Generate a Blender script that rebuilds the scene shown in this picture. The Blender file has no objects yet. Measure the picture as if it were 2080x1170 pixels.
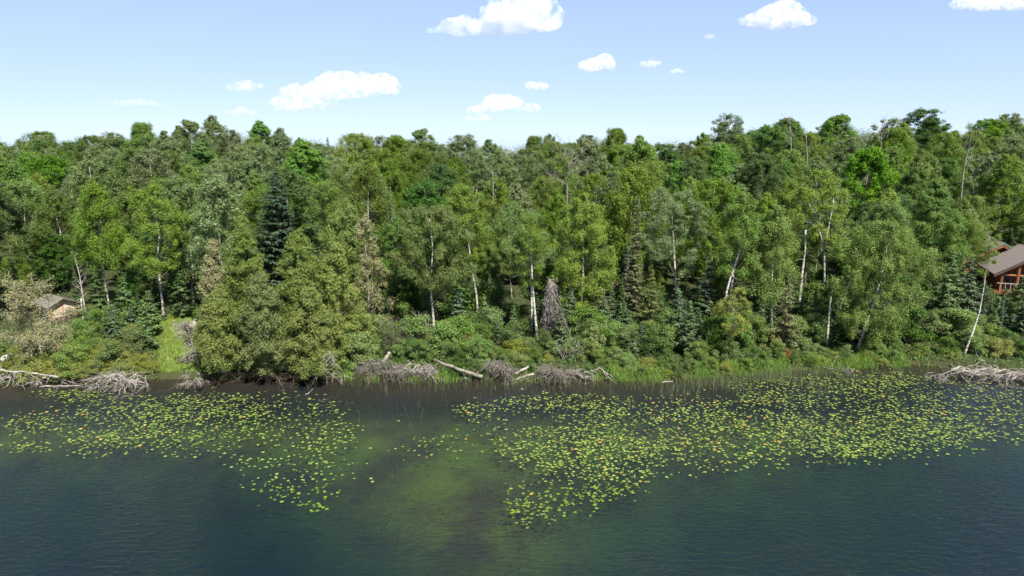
import bpy, math
import numpy as np
from mathutils import Vector

# ------------------------------------------------------------------ camera, sky, sun, exposure
S = bpy.context.scene
COL = S.collection
F = 1405.0                      # focal length in photo pixels (2080 wide)
CAMH = 18.0
PITCH = math.atan(317 / F)
CP, SP = math.cos(PITCH), math.sin(PITCH)
cam_d = bpy.data.cameras.new('camera')
cam_d.sensor_width = 36.0
cam_d.lens = 36.0 * F / 2080.0
cam_d.clip_start = 0.5
cam_d.clip_end = 90000.0
cam = bpy.data.objects.new('camera', cam_d)
COL.objects.link(cam)
cam.location = (0, 0, CAMH)
cam.rotation_euler = (math.pi / 2 - PITCH, 0, 0)
S.camera = cam

SUN_AZ = math.radians(150)      # clockwise from +Y: behind the camera, to the right
SUN_EL = math.radians(54)
world = bpy.data.worlds.new('World')
S.world = world
world.use_nodes = True
wn = world.node_tree
wn.nodes.clear()
wo = wn.nodes.new('ShaderNodeOutputWorld')
wb = wn.nodes.new('ShaderNodeBackground')
sky = wn.nodes.new('ShaderNodeTexSky')
sky.sky_type = 'NISHITA'
sky.sun_disc = False
sky.sun_elevation = SUN_EL
sky.sun_rotation = SUN_AZ
sky.altitude = 0
sky.air_density = 0.5
sky.dust_density = 0.0
sky.ozone_density = 1.0
wb.inputs['Strength'].default_value = 0.10
gm = wn.nodes.new('ShaderNodeGamma'); gm.inputs[1].default_value = 0.33      # hazy summer sky: an even, pale gradient
tn = wn.nodes.new('ShaderNodeMix'); tn.data_type = 'RGBA'; tn.blend_type = 'MULTIPLY'; tn.inputs[0].default_value = 1.0
tn.inputs[7].default_value = (1.72, 2.00, 2.48, 1)
wn.links.new(sky.outputs[0], gm.inputs[0]); wn.links.new(gm.outputs[0], tn.inputs[6]); wn.links.new(tn.outputs[2], wb.inputs['Color'])
wn.links.new(wb.outputs[0], wo.inputs['Surface'])

sun_d = bpy.data.lights.new('sun', 'SUN')
sun_d.energy = 5.0
sun_d.angle = math.radians(0.53)
sun_d.color = (1.0, 0.95, 0.86)
sun = bpy.data.objects.new('sun', sun_d)
COL.objects.link(sun)
sd = Vector((math.sin(SUN_AZ) * math.cos(SUN_EL), math.cos(SUN_AZ) * math.cos(SUN_EL), math.sin(SUN_EL)))
sun.rotation_euler = sd.to_track_quat('Z', 'Y').to_euler()
sun.location = (60, -60, 90)

S.view_settings.view_transform = 'Standard'
S.view_settings.look = 'None'
S.view_settings.gamma = 1.0
S.view_settings.use_curve_mapping = False
S.view_settings.exposure = 1.25
S.render.engine = 'CYCLES'
S.cycles.max_bounces = 7
S.cycles.diffuse_bounces = 3
S.cycles.glossy_bounces = 3
S.cycles.transmission_bounces = 4
S.cycles.transparent_max_bounces = 8
S.cycles.volume_bounces = 8
S.cycles.volume_step_rate = 0.6
S.cycles.volume_max_steps = 256
S.cycles.use_denoising = True

# ------------------------------------------------------------------ geometry helpers
def ray(px, py):
    a, b = (px - 1040) / F, (585 - py) / F
    return np.array([a, CP + b * SP, -SP + b * CP])
def at(px, py, Y):
    r = ray(px, py); t = Y / r[1]
    return np.array([t * r[0], Y, CAMH + t * r[2]])
def on_z(px, py, z=0.0):
    r = ray(px, py); t = (z - CAMH) / r[2]
    return np.array([t * r[0], t * r[1], z])
def proj(x, y, z):
    dz = z - CAMH
    d = y * CP - dz * SP
    return 1040 + F * x / d, 585 - F * (y * SP + dz * CP) / d
def solve(px, py, lo=45., hi=140.):
    for _ in range(40):
        m = (lo + hi) / 2; p = at(px, py, m)
        if p[2] > gz(p[0], m): lo = m
        else: hi = m
    return p
def x_at(px, Y, z=1.0):
    return (px - 1040) / F * (Y * CP + (CAMH - z) * SP)

class MB:
    """collects vertices and faces, builds ONE mesh"""
    def __init__(self):
        self.v, self.q, self.t, self.r, self.n = [], [], [], [], 0
    def add(self, v, q=None, t=None, rnd=None):
        v = np.asarray(v, np.float32).reshape(-1, 3)
        if q is not None and len(q): self.q.append(np.asarray(q, np.int32).reshape(-1, 4) + self.n)
        if t is not None and len(t): self.t.append(np.asarray(t, np.int32).reshape(-1, 3) + self.n)
        self.v.append(v)
        self.r.append(np.full(len(v), 0.5, np.float32) if rnd is None else np.asarray(rnd, np.float32))
        self.n += len(v)
    def tube(self, path, rad, sides=6, cap=True):
        P = np.asarray(path, float); n = len(P)
        rad = np.broadcast_to(np.asarray(rad, float), (n,))
        T = np.gradient(P, axis=0); T /= np.linalg.norm(T, axis=1)[:, None] + 1e-9
        ref = np.where(np.abs(T[:, 2:3]) > 0.9, np.array([[1., 0, 0]]), np.array([[0., 0, 1]]))
        A = np.cross(T, ref); A /= np.linalg.norm(A, axis=1)[:, None] + 1e-9
        B = np.cross(T, A)
        th = np.arange(sides) * 2 * math.pi / sides
        V = P[:, None, :] + rad[:, None, None] * (np.cos(th)[None, :, None] * A[:, None, :] + np.sin(th)[None, :, None] * B[:, None, :])
        i = np.arange(n - 1)[:, None] * sides; j = np.arange(sides)[None, :]; k = (j + 1) % sides
        q = np.stack([i + j, i + k, i + sides + k, i + sides + j], -1).reshape(-1, 4)
        v = V.reshape(-1, 3); t = None
        if cap:
            v = np.vstack([v, P[:1], P[-1:]])
            jj = np.arange(sides); kk = (jj + 1) % sides
            t = np.vstack([np.stack([kk, jj, np.full(sides, n * sides)], 1),
                           np.stack([(n - 1) * sides + jj, (n - 1) * sides + kk, np.full(sides, n * sides + 1)], 1)])
        self.add(v, q, t)
    def box(self, c, size, rot=0.0):
        c = np.asarray(c, float); sx, sy, sz = [s / 2 for s in size]
        v = np.array([[x, y, z] for z in (-sz, sz) for y in (-sy, sy) for x in (-sx, sx)])
        cr, sr = math.cos(rot), math.sin(rot)
        v = np.stack([v[:, 0] * cr - v[:, 1] * sr, v[:, 0] * sr + v[:, 1] * cr, v[:, 2]], 1) + c
        self.add(v, [[0, 2, 3, 1], [4, 5, 7, 6], [0, 1, 5, 4], [2, 6, 7, 3], [0, 4, 6, 2], [1, 3, 7, 5]])
    def prism(self, poly, off):
        """flat polygon (n,3) thickened by the vector off"""
        P = np.asarray(poly, float); n = len(P); v = np.vstack([P, P + np.asarray(off, float)])
        t = [[0, i, i + 1] for i in range(1, n - 1)] + [[n, n + i + 1, n + i] for i in range(1, n - 1)]
        q = [[i, (i + 1) % n, n + (i + 1) % n, n + i] for i in range(n)]
        self.add(v, q, t)
    def leaves(self, c, nrm, size, aspect, rng, along=None):
        """rhombic leaves: centres c, normals nrm, length size"""
        n = len(c)
        if n == 0: return
        nrm = nrm / (np.linalg.norm(nrm, axis=1)[:, None] + 1e-9)
        a = rng.normal(size=(n, 3)) if along is None else along
        a = a - (a * nrm).sum(1)[:, None] * nrm
        a /= np.linalg.norm(a, axis=1)[:, None] + 1e-9
        b = np.cross(nrm, a)
        s = np.broadcast_to(np.asarray(size, float), (n,))[:, None] * 0.5
        w = s * np.broadcast_to(np.asarray(aspect, float), (n,))[:, None]
        V = np.stack([c - a * s * .75 + b * w, c - a * s * .75 - b * w, c + a * s * 1.25], 1).reshape(-1, 3)
        self.add(V, None, np.arange(3 * n).reshape(-1, 3), np.repeat(rng.random(n), 3))
    def build(self, name, mat, smooth=False):
        me = bpy.data.meshes.new(name)
        V = np.vstack(self.v)
        q = np.vstack(self.q) if self.q else np.zeros((0, 4), np.int32)
        t = np.vstack(self.t) if self.t else np.zeros((0, 3), np.int32)
        me.vertices.add(len(V)); me.vertices.foreach_set('co', V.astype(np.float32).ravel())
        me.loops.add(q.size + t.size)
        me.loops.foreach_set('vertex_index', np.concatenate([q.ravel(), t.ravel()]).astype(np.int32))
        me.polygons.add(len(q) + len(t))
        st = np.concatenate([np.arange(len(q)) * 4, q.size + np.arange(len(t)) * 3]).astype(np.int32)
        me.polygons.foreach_set('loop_start', st)
        me.polygons.foreach_set('use_smooth', np.full(len(q) + len(t), smooth))
        at_ = me.attributes.new('rnd', 'FLOAT', 'POINT')
        at_.data.foreach_set('value', np.concatenate(self.r).astype(np.float32))
        me.update(calc_edges=True); me.validate()
        me.materials.append(mat)
        return me

def link(name, data, parent=None, loc=None, rotz=None, scale=None):
    o = bpy.data.objects.new(name, data); COL.objects.link(o)
    if parent is not None: o.parent = parent
    if loc is not None: o.location = [float(c) for c in loc]
    if rotz is not None: o.rotation_euler = (0, 0, rotz)
    if scale is not None: o.scale = scale if hasattr(scale, '__len__') else (scale,) * 3
    return o
def tag(o, label, cat, group=None):
    o['label'] = label; o['category'] = cat
    if group: o['group'] = group
    return o
def struct(o, kind='structure', label=None):
    o['kind'] = kind
    if label: o['label'] = label
    return o

# ------------------------------------------------------------------ materials
class NT:
    def __init__(self, name):
        self.m = bpy.data.materials.new(name); self.m.use_nodes = True
        self.t = self.m.node_tree; self.t.nodes.clear()
        self.out = self.t.nodes.new('ShaderNodeOutputMaterial')
    def n(self, kind, **kw):
        nd = self.t.nodes.new('ShaderNode' + kind)
        for k, v in kw.items():
            if k in nd.inputs: 
                if hasattr(v, 'is_output'): self.t.links.new(v, nd.inputs[k])
                else: nd.inputs[k].default_value = v
            else: setattr(nd, k, v)
        return nd
    def l(self, a, b): self.t.links.new(a, b)
    def math(self, op, a, b=0.0):
        nd = self.t.nodes.new('ShaderNodeMath'); nd.operation = op
        for i, v in enumerate((a, b)):
            if hasattr(v, 'is_output'): self.l(v, nd.inputs[i])
            else: nd.inputs[i].default_value = v
        return nd.outputs[0]
    def ramp(self, fac, stops):
        nd = self.t.nodes.new('ShaderNodeValToRGB'); e = nd.color_ramp.elements
        while len(e) < len(stops): e.new(0.5)
        for el, (p, c) in zip(e, stops): el.position = p; el.color = (*c, 1)
        self.l(fac, nd.inputs[0]); return nd.outputs[0]
    def mix(self, fac, a, b):
        nd = self.t.nodes.new('ShaderNodeMix'); nd.data_type = 'RGBA'
        for s, v in ((nd.inputs[0], fac), (nd.inputs[6], a), (nd.inputs[7], b)):
            if hasattr(v, 'is_output'): self.l(v, s)
            else: s.default_value = (*v, 1) if hasattr(v, '__len__') and len(v) == 3 else v
        return nd.outputs[2]

def leaf_mat(name, col, trans=0.38, dv=0.45, dh=0.016, lv=0.6, rough=0.55, spec=0.22):
    m = NT(name)
    oi = m.n('ObjectInfo'); at_ = m.n('Attribute', attribute_name='rnd')
    tc = m.n('TexCoord')
    nz = m.n('TexNoise', Scale=0.55, Detail=2.0); m.l(tc.outputs['Object'], nz.inputs['Vector'])
    hs = m.n('HueSaturation'); hs.inputs['Color'].default_value = (*col, 1)
    r2 = m.math('FRACT', m.math('MULTIPLY', oi.outputs['Random'], 7.31))
    hue = m.math('ADD', 0.5 - dh, m.math('MULTIPLY', r2, 2 * dh))
    hue = m.math('ADD', hue, m.math('MULTIPLY', m.math('SUBTRACT', nz.outputs[0], 0.53), 0.045))
    val = m.math('ADD', 1 - dv / 2, m.math('MULTIPLY', oi.outputs['Random'], dv))
    val = m.math('MULTIPLY', val, m.math('ADD', 1 - lv / 2, m.math('MULTIPLY', at_.outputs['Fac'], lv)))
    m.l(hue, hs.inputs['Hue']); m.l(val, hs.inputs['Value'])
    sat = m.math('ADD', 0.87, m.math('MULTIPLY', m.math('FRACT', m.math('MULTIPLY', oi.outputs['Random'], 3.77)), 0.25))
    m.l(sat, hs.inputs['Saturation'])
    p = m.n('BsdfPrincipled', Roughness=rough); p.inputs['Specular IOR Level'].default_value = spec
    m.l(hs.outputs[0], p.inputs['Base Color'])
    tr = m.n('BsdfTranslucent')
    m.l(m.mix(0.5, hs.outputs[0], (col[0] * 1.5, col[1] * 1.5, col[2] * .6)), tr.inputs['Color'])
    mx = m.n('MixShader'); mx.inputs[0].default_value = trans
    m.l(p.outputs[0], mx.inputs[1]); m.l(tr.outputs[0], mx.inputs[2]); m.l(mx.outputs[0], m.out.inputs['Surface'])
    return m.m

def bark_mat(name, c1, c2, sc=(6, 6, 1.2), thr=(0.4, 0.62), rough=0.85, bump=0.4):
    m = NT(name)
    tc = m.n('TexCoord'); mp = m.n('Mapping'); mp.inputs['Scale'].default_value = sc
    m.l(tc.outputs['Object'], mp.inputs[0])
    nz = m.n('TexNoise', Scale=1.0, Detail=5.0, Roughness=0.65); m.l(mp.outputs[0], nz.inputs['Vector'])
    oi = m.n('ObjectInfo')
    c = m.ramp(nz.outputs[0], [(thr[0], c1), (thr[1], c2)])
    hs = m.n('HueSaturation'); m.l(c, hs.inputs['Color'])
    m.l(m.math('ADD', 0.8, m.math('MULTIPLY', oi.outputs['Random'], 0.4)), hs.inputs['Value'])
    p = m.n('BsdfPrincipled', Roughness=rough); p.inputs['Specular IOR Level'].default_value = 0.2
    m.l(hs.outputs[0], p.inputs['Base Color'])
    b = m.n('Bump', Strength=bump, Distance=0.03); m.l(nz.outputs[0], b.inputs['Height']); m.l(b.outputs[0], p.inputs['Normal'])
    m.l(p.outputs[0], m.out.inputs['Surface'])
    return m.m

M = dict(
    birch=leaf_mat('birch_leaf', (0.126, 0.188, 0.036)),
    aspen=leaf_mat('aspen_leaf', (0.142, 0.192, 0.072), rough=0.45, spec=0.35),
    maple=leaf_mat('maple_leaf', (0.108, 0.198, 0.028)),
    dark=leaf_mat('dark_broad_leaf', (0.062, 0.120, 0.026)),
    spruce=leaf_mat('spruce_needle', (0.070, 0.108, 0.056), trans=0.12, spec=0.25),
    bigspruce=leaf_mat('dark_spruce_needle', (0.046, 0.072, 0.042), trans=0.1, spec=0.2, dv=0.1),
    fir=leaf_mat('fir_needle', (0.078, 0.132, 0.044), trans=0.15, spec=0.25),
    brownspruce=leaf_mat('ailing_spruce_needle', (0.112, 0.126, 0.045), trans=0.15, dv=0.3),
    cedar=leaf_mat('cedar_spray', (0.124, 0.160, 0.042), trans=0.22, dv=0.3, dh=0.012, lv=0.6),
    greycedar=leaf_mat('sparse_cedar_spray', (0.195, 0.195, 0.080), trans=0.2, dv=0.3, dh=0.012),
    shrub=leaf_mat('shrub_leaf', (0.135, 0.205, 0.052)),
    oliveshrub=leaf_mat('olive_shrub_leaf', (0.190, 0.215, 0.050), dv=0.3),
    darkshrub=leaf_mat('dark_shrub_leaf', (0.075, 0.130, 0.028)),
    redleaf=leaf_mat('rust_leaf', (0.32, 0.10, 0.04), dv=0.1, dh=0.005),
    needle_dead=leaf_mat('dead_needle', (0.20, 0.18, 0.16), trans=0.05, dv=0.2, dh=0.005, spec=0.1),
    grass=leaf_mat('bank_grass_blade', (0.150, 0.235, 0.052), trans=0.3, dv=0.1, dh=0.0, lv=0.7),
    lawn=leaf_mat('clearing_grass_blade', (0.200, 0.265, 0.075), trans=0.3, dv=0.1, dh=0.0, lv=0.6),
    weed=leaf_mat('water_weed_blade', (0.120, 0.150, 0.030), trans=0.2, dv=0.1, dh=0.0, lv=1.0),
    rush=leaf_mat('rush_blade', (0.110, 0.145, 0.060), trans=0.2, dv=0.1, dh=0.0, lv=0.7),
    under=leaf_mat('undergrowth_leaf', (0.070, 0.130, 0.030), dv=0.1, dh=0.0, lv=0.8),
    pad=leaf_mat('lily_pad_green', (0.135, 0.200, 0.026), trans=0.1, dv=0.3, dh=0.015, lv=0.8, rough=0.5, spec=0.25),
    padold=leaf_mat('lily_pad_yellowed', (0.400, 0.260, 0.035), trans=0.1, dv=0.2, dh=0.01, rough=0.5, spec=0.25),
    birchbark=bark_mat('birch_bark', (0.07, 0.06, 0.05), (0.54, 0.515, 0.46), (5, 5, 9), (0.40, 0.56), 0.7, 0.15),
    aspenbark=bark_mat('aspen_bark', (0.12, 0.11, 0.08), (0.46, 0.44, 0.36), (5, 5, 4), (0.36, 0.55), 0.8, 0.2),
    limb=bark_mat('limb_bark', (0.10, 0.085, 0.06), (0.30, 0.27, 0.21)),
    greybark=bark_mat('grey_bark', (0.09, 0.08, 0.065), (0.24, 0.22, 0.19)),
    brownbark=bark_mat('brown_bark', (0.06, 0.045, 0.035), (0.17, 0.13, 0.10)),
    deadwood=bark_mat('weathered_deadwood', (0.10, 0.085, 0.075), (0.36, 0.33, 0.29), (3, 3, 3), (0.35, 0.65)),
    root=bark_mat('dark_root', (0.050, 0.041, 0.034), (0.21, 0.185, 0.160), (3, 3, 3), (0.35, 0.65)),
)

# ------------------------------------------------------------------ terrain shape
_sh = np.array([on_z(px, py) for px, py in [(-900, 840), (-300, 800), (0, 783), (120, 776), (330, 771), (410, 770), (650, 768), (730, 769),
      (980, 773), (1200, 771), (1350, 773), (1500, 762), (1620, 753), (1750, 746), (1850, 742), (1930, 748), (2080, 762), (2400, 800), (3000, 850)]])
def shore(x): return np.interp(x, _sh[:, 0], _sh[:, 1])
_skx = np.array([-600, 0, 150, 280, 550, 700, 800, 900, 960, 1040, 1100, 1200, 1290, 1350, 1470, 1700, 1900, 2080, 2700], float)
_sky = np.array([292, 290, 286, 262, 262, 284, 280, 286, 298, 298, 274, 278, 290, 280, 258, 250, 258, 244, 240], float)
def sm(a, b, x):
    t = np.clip((x - a) / (b - a), 0, 1); return t * t * (3 - 2 * t)
def wob(x, y):
    return np.sin(x * .31 + 1.3) * np.sin(y * .27 + .4) + .6 * np.sin(x * .83 + y * .55) + .4 * np.sin(x * 1.7 - y * 1.9)
def ground(x, y):
    x = np.asarray(x, float); y = np.asarray(y, float)
    s = y - shore(x)
    px = 1040 + F * x / (np.maximum(y, 40) * .99)
    g150 = 18 + (268 - np.interp(px, _skx, _sky)) / F * 150 - 12.3
    land = 0.30 * sm(0, .5, s) + 0.55 * sm(.5, 12, s) + .06 * wob(x, y) * sm(.5, 3, s)
    hill = (g150 - .85) * np.clip((s - 14) / 86., 0, 1) ** 1.15
    hill = np.where(y > 160, hill - (np.minimum(y, 330) - 160) * .012 - np.clip(y - 330, 0, 9e9) * .035, hill)
    land = land + hill
    # lake bed: a weedy shelf in the middle, deeper to both sides and towards the camera
    a = -s
    depth = 0.10 + .15 * np.minimum(a, 4) + .05 * np.clip(a - 4, 0, 5) + .36 * np.clip(a - 8.5, 0, 20)
    bx = np.exp(-np.abs((x + 2.0 + 1.0 * np.sin(y * .4)) / (6.5 + .50 * np.clip(y - 27, 0, 20))) ** 2.4) * (.74 + .26 * sm(24, 32, y))
    depth = depth - bx * np.clip(depth - .9, 0, 99)
    bed = -np.clip(depth, 0.05, 6.2) + .05 * wob(x * 1.3, y * 1.3)
    return np.where(s > 0, land, np.minimum(bed, -.04 * np.minimum(a, 1) / 1.0))
def gz(x, y): return float(ground(x, y))

def build_ground():
    xs = np.unique(np.concatenate([np.linspace(-3000, -300, 14), np.linspace(-300, -70, 40), np.linspace(-70, 75, 230), np.linspace(75, 300, 40), np.linspace(300, 3000, 14)]))
    ys = np.unique(np.concatenate([np.linspace(-400, 10, 12), np.linspace(10, 42, 40), np.linspace(42, 70, 120), np.linspace(70, 180, 80), np.linspace(180, 600, 30), np.linspace(600, 6000, 14)]))
    X, Y = np.meshgrid(xs, ys)
    Z = ground(X, Y)
    V = np.stack([X, Y, Z], -1).reshape(-1, 3)
    nx, ny = len(xs), len(ys)
    i = (np.arange(ny - 1)[:, None] * nx + np.arange(nx - 1)[None, :])
    q = np.stack([i, i + 1, i + nx + 1, i + nx], -1).reshape(-1, 4)
    mb = MB(); mb.add(V, q)
    m = NT('ground_and_lakebed')
    geo = m.n('NewGeometry'); sep = m.n('SeparateXYZ'); m.l(geo.outputs['Position'], sep.inputs[0])
    n1 = m.n('TexNoise', Scale=0.35, Detail=6.0, Roughness=.6); m.l(geo.outputs['Position'], n1.inputs['Vector'])
    n2 = m.n('TexNoise', Scale=2.2, Detail=6.0, Roughness=.7); m.l(geo.outputs['Position'], n2.inputs['Vector'])
    land = m.mix(n1.outputs[0], (0.020, 0.026, 0.011), (0.048, 0.060, 0.020))
    land = m.mix(m.ramp(n2.outputs[0], [(.45, (0, 0, 0)), (.7, (.7, .7, .7))]), land, (0.055, 0.040, 0.026))
    weed = m.ramp(n1.outputs[0], [(.36, (.070, .048, .030)), (.48, (.105, .108, .028)), (.62, (.135, .180, .032))])
    weed = m.mix(m.ramp(n2.outputs[0], [(.4, (0, 0, 0)), (.75, (.6, .6, .6))]), weed, (.07, .085, .03))
    mud = m.mix(n2.outputs[0], (.014, .010, .005), (.032, .023, .012))
    # weeds cover the open shelf, bare mud lies near the bank
    shelf = m.math('MULTIPLY', m.math('LESS_THAN', sep.outputs[1], 45.5), 1.0)
    mr = m.n('MapRange', interpolation_type='SMOOTHSTEP'); mr.inputs[1].default_value = 46.5; mr.inputs[2].default_value = 41.0
    m.l(m.math('ADD', sep.outputs[1], m.math('MULTIPLY', n1.outputs[0], 3.0)), mr.inputs[0])
    bed = m.mix(mr.outputs[0], mud, weed)
    mz = m.n('MapRange'); mz.inputs[1].default_value = -.03; mz.inputs[2].default_value = .05
    m.l(sep.outputs[2], mz.inputs[0])
    colr = m.mix(mz.outputs[0], bed, land)
    p = m.n('BsdfPrincipled', Roughness=.95); p.inputs['Specular IOR Level'].default_value = .1
    m.l(colr, p.inputs['Base Color'])
    b = m.n('Bump', Strength=.6, Distance=.12); m.l(n2.outputs[0], b.inputs['Height']); m.l(b.outputs[0], p.inputs['Normal'])
    m.l(p.outputs[0], m.out.inputs['Surface'])
    o = link('ground', mb.build('ground', m.m, True)); struct(o, label='wooded bank and hillside running down under the lake')
build_ground()

def build_water():
    mb = MB()
    mb.box((0, 0, -4.5), (1, 1, 9.0))
    me_v = np.vstack(mb.v); me_v[:, 0] *= 2400; me_v[:, 1] = np.where(me_v[:, 1] < 0, -380, 75.0)
    mb.v = [me_v]
    m = NT('lake_water')
    geo = m.n('NewGeometry')
    def noise(scale, rot, sx, sy, det, rg=.55):
        mp = m.n('Mapping'); mp.inputs['Rotation'].default_value = (0, 0, rot); mp.inputs['Scale'].default_value = (sx, sy, 1)
        m.l(geo.outputs['Position'], mp.inputs[0])
        nz = m.n('TexNoise', Scale=scale, Detail=det, Roughness=rg); m.l(mp.outputs[0], nz.inputs['Vector']); return nz.outputs[0]
    a = noise(2.9, math.radians(18), .55, 1.4, 4)
    b = noise(6.5, math.radians(-16), .6, 1.3, 3)
    wind = m.n('TexNoise', Scale=.045, Detail=2.0); m.l(geo.outputs['Position'], wind.inputs['Vector'])
    sep = m.n('SeparateXYZ'); m.l(geo.outputs['Position'], sep.inputs[0])
    # calmer under the bank, ruffled out on the open lake
    mr = m.n('MapRange', interpolation_type='SMOOTHSTEP'); mr.inputs[1].default_value = 48; mr.inputs[2].default_value = 30
    mr.inputs[3].default_value = .16; mr.inputs[4].default_value = 1.0
    m.l(sep.outputs[1], mr.inputs[0])
    w = m.math('MULTIPLY', mr.outputs[0], m.math('ADD', .05, m.math('MULTIPLY', wind.outputs[0], 1.9)))
    h = m.math('MULTIPLY', m.math('ADD', a, m.math('MULTIPLY', b, .45)), w)
    bp = m.n('Bump', Strength=1.0, Distance=.14); m.l(h, bp.inputs['Height'])
    fr = m.n('Fresnel', IOR=1.333); m.l(bp.outputs[0], fr.inputs['Normal'])
    gl = m.n('BsdfGlossy', Roughness=.05); m.l(bp.outputs[0], gl.inputs['Normal'])
    tr = m.n('BsdfTransparent'); tr.inputs[0].default_value = (.98, .98, .98, 1)
    mx = m.n('MixShader'); m.l(fr.outputs[0], mx.inputs[0]); m.l(tr.outputs[0], mx.inputs[1]); m.l(gl.outputs[0], mx.inputs[2])
    m.l(mx.outputs[0], m.out.inputs['Surface'])
    va = m.n('VolumeAbsorption', Density=.62); va.inputs[0].default_value = (.40, .50, .26, 1)
    vs = m.n('VolumeScatter', Density=.045); vs.inputs[0].default_value = (.14, .40, .95, 1)
    ad = m.n('AddShader'); m.l(va.outputs[0], ad.inputs[0]); m.l(vs.outputs[0], ad.inputs[1])
    m.l(ad.outputs[0], m.out.inputs['Volume'])
    o = link('water', mb.build('water', m.m)); struct(o, label='dark blue green rippled lake water')
build_water()

# ------------------------------------------------------------------ plant generators (each returns meshes in local space, base at origin)
PROF = dict(
    round=lambda t: np.sin(np.pi * (0.14 + .80 * t)) ** .65,
    egg=lambda t: (np.sin(np.pi * np.clip(.10 + .86 * t ** .8, 0, 1))) ** .8,
    flame=lambda t: np.minimum(1, .45 + 2.2 * t) * (1 - t ** 2.2) ** .9 + .06,
    vase=lambda t: (.35 + .65 * t ** .7) * np.sqrt(np.clip(1.04 - t ** 3.5, 0, 1)),
    spire=lambda t: np.minimum(1, .80 + 1.5 * t) * np.clip(1.03 - t ** 1.5, 0, 1) ** .85,
    cone=lambda t: np.minimum(1, .75 + 2 * t) * (1.02 - t) ** .78,
)
def path_of(H, lean, rng, bend=.25, n=9):
    t = np.linspace(0, 1, n)
    p = np.stack([lean[0] * t, lean[1] * t, H * t], 1)
    w = np.cumsum(rng.normal(0, bend / n, (n, 2)), 0)
    p[:, :2] += (w - w[-1] * t[:, None]) * math.sqrt(H)
    return p
def along(path, z):
    P = np.asarray(path); return np.stack([np.interp(z, P[:, 2], P[:, 0]), np.interp(z, P[:, 2], P[:, 1]), z], -1)
def stick(mb, a, b, r, rng, bow=.12, sag=0., n=5, sides=4):
    t = np.linspace(0, 1, n)[:, None]; L = np.linalg.norm(b - a)
    p = a + (b - a) * t + rng.normal(0, bow * L * .35, (1, 3)) * np.sin(np.pi * t) + rng.normal(0, bow * L * .10, (n, 3)) * (t > 0)
    p[:, 2] -= sag * L * np.sin(np.pi * t[:, 0])
    mb.tube(p, r * (1 - .75 * t[:, 0]), sides, cap=False)
    return p
def decid(seed, H, R, zb, leafm, barkm, ncl=90, nl=150, leaf=.14, prof='egg', lean=(0, 0), path=None, r0=None, cr=.75, droop=.0, limbs=34, flat=.75, aspect=.7, off=None, low=.85):
    rng = np.random.default_rng(seed); nl = int(nl * 1.95); leaf *= .86
    P = path_of(H * .94, lean, rng) if path is None else np.asarray(path, float)
    r0 = r0 or .011 * H
    tk, cw, lb = MB(), MB(), MB()
    tt = np.linspace(0, 1, len(P)); tk.tube(P, r0 * (1 - tt * .88) * (1 + .5 * np.exp(-tt * 25)), 8)
    t = rng.random(ncl) ** low; zc = zb + (H - zb) * (t * .97)
    ang = rng.random(ncl) * 6.283
    ph = rng.random(4) * 6.283
    lobe = 1 + .20 * np.sin(2 * ang + ph[0] + 3 * t) + .16 * np.sin(3 * ang + ph[1] - 5 * t) + .10 * np.sin(5 * ang + ph[2] + 9 * t)
    rad = R * PROF[prof](t) * lobe * np.sqrt(.12 + .88 * rng.random(ncl)) * rng.uniform(.85, 1.05, ncl)
    C = along(P, np.minimum(zc, P[-1, 2])); C[:, 2] = zc
    C[:, 0] += np.cos(ang) * rad; C[:, 1] += np.sin(ang) * rad
    if off is not None: C[:, :2] += np.outer(t, off)
    crr = cr * rng.uniform(.6, 1.3, ncl) * np.clip(.6 + rad / max(R, .1), .6, 1.15)
    idx = rng.permutation(ncl)[:limbs]
    for i in idx:
        za = np.clip(zc[i] - rad[i] * rng.uniform(.5, 1.0) - .3, zb * .75, P[-1, 2] * .97)
        a = along(P, za)
        stick(lb, a, C[i] + np.array([0, 0, .1]), max(.014, r0 * (1 - za / H) * .26), rng, .13, -.06)
    k = 6
    for i in range(ncl):
        sub = rng.normal(size=(k, 3)); sub /= np.linalg.norm(sub, axis=1)[:, None]
        sub *= crr[i] * .62 * rng.uniform(.5, 1.1, (k, 1))
        n = int(nl * rng.uniform(.7, 1.3))
        j = rng.integers(0, k, n)
        d = rng.normal(size=(n, 3)); d /= np.linalg.norm(d, axis=1)[:, None]
        loc = sub[j] + d * (crr[i] * .46 * rng.random((n, 1)) ** .5)
        loc[:, 2] *= flat
        if droop: loc[:, 2] -= droop * rng.random(n) ** 2 * crr[i] * 1.6
        nr = d * .55 + loc / crr[i] * .6 + np.array([0, -.12, .6]) + rng.normal(0, .36, (n, 3))
        cw.leaves(C[i] + loc, nr, leaf * rng.uniform(.7, 1.3, n), aspect, rng)
    return tk.build('trunk', barkm, True), lb.build('branches', M['limb'], True), cw.build('crown', leafm)

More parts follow.
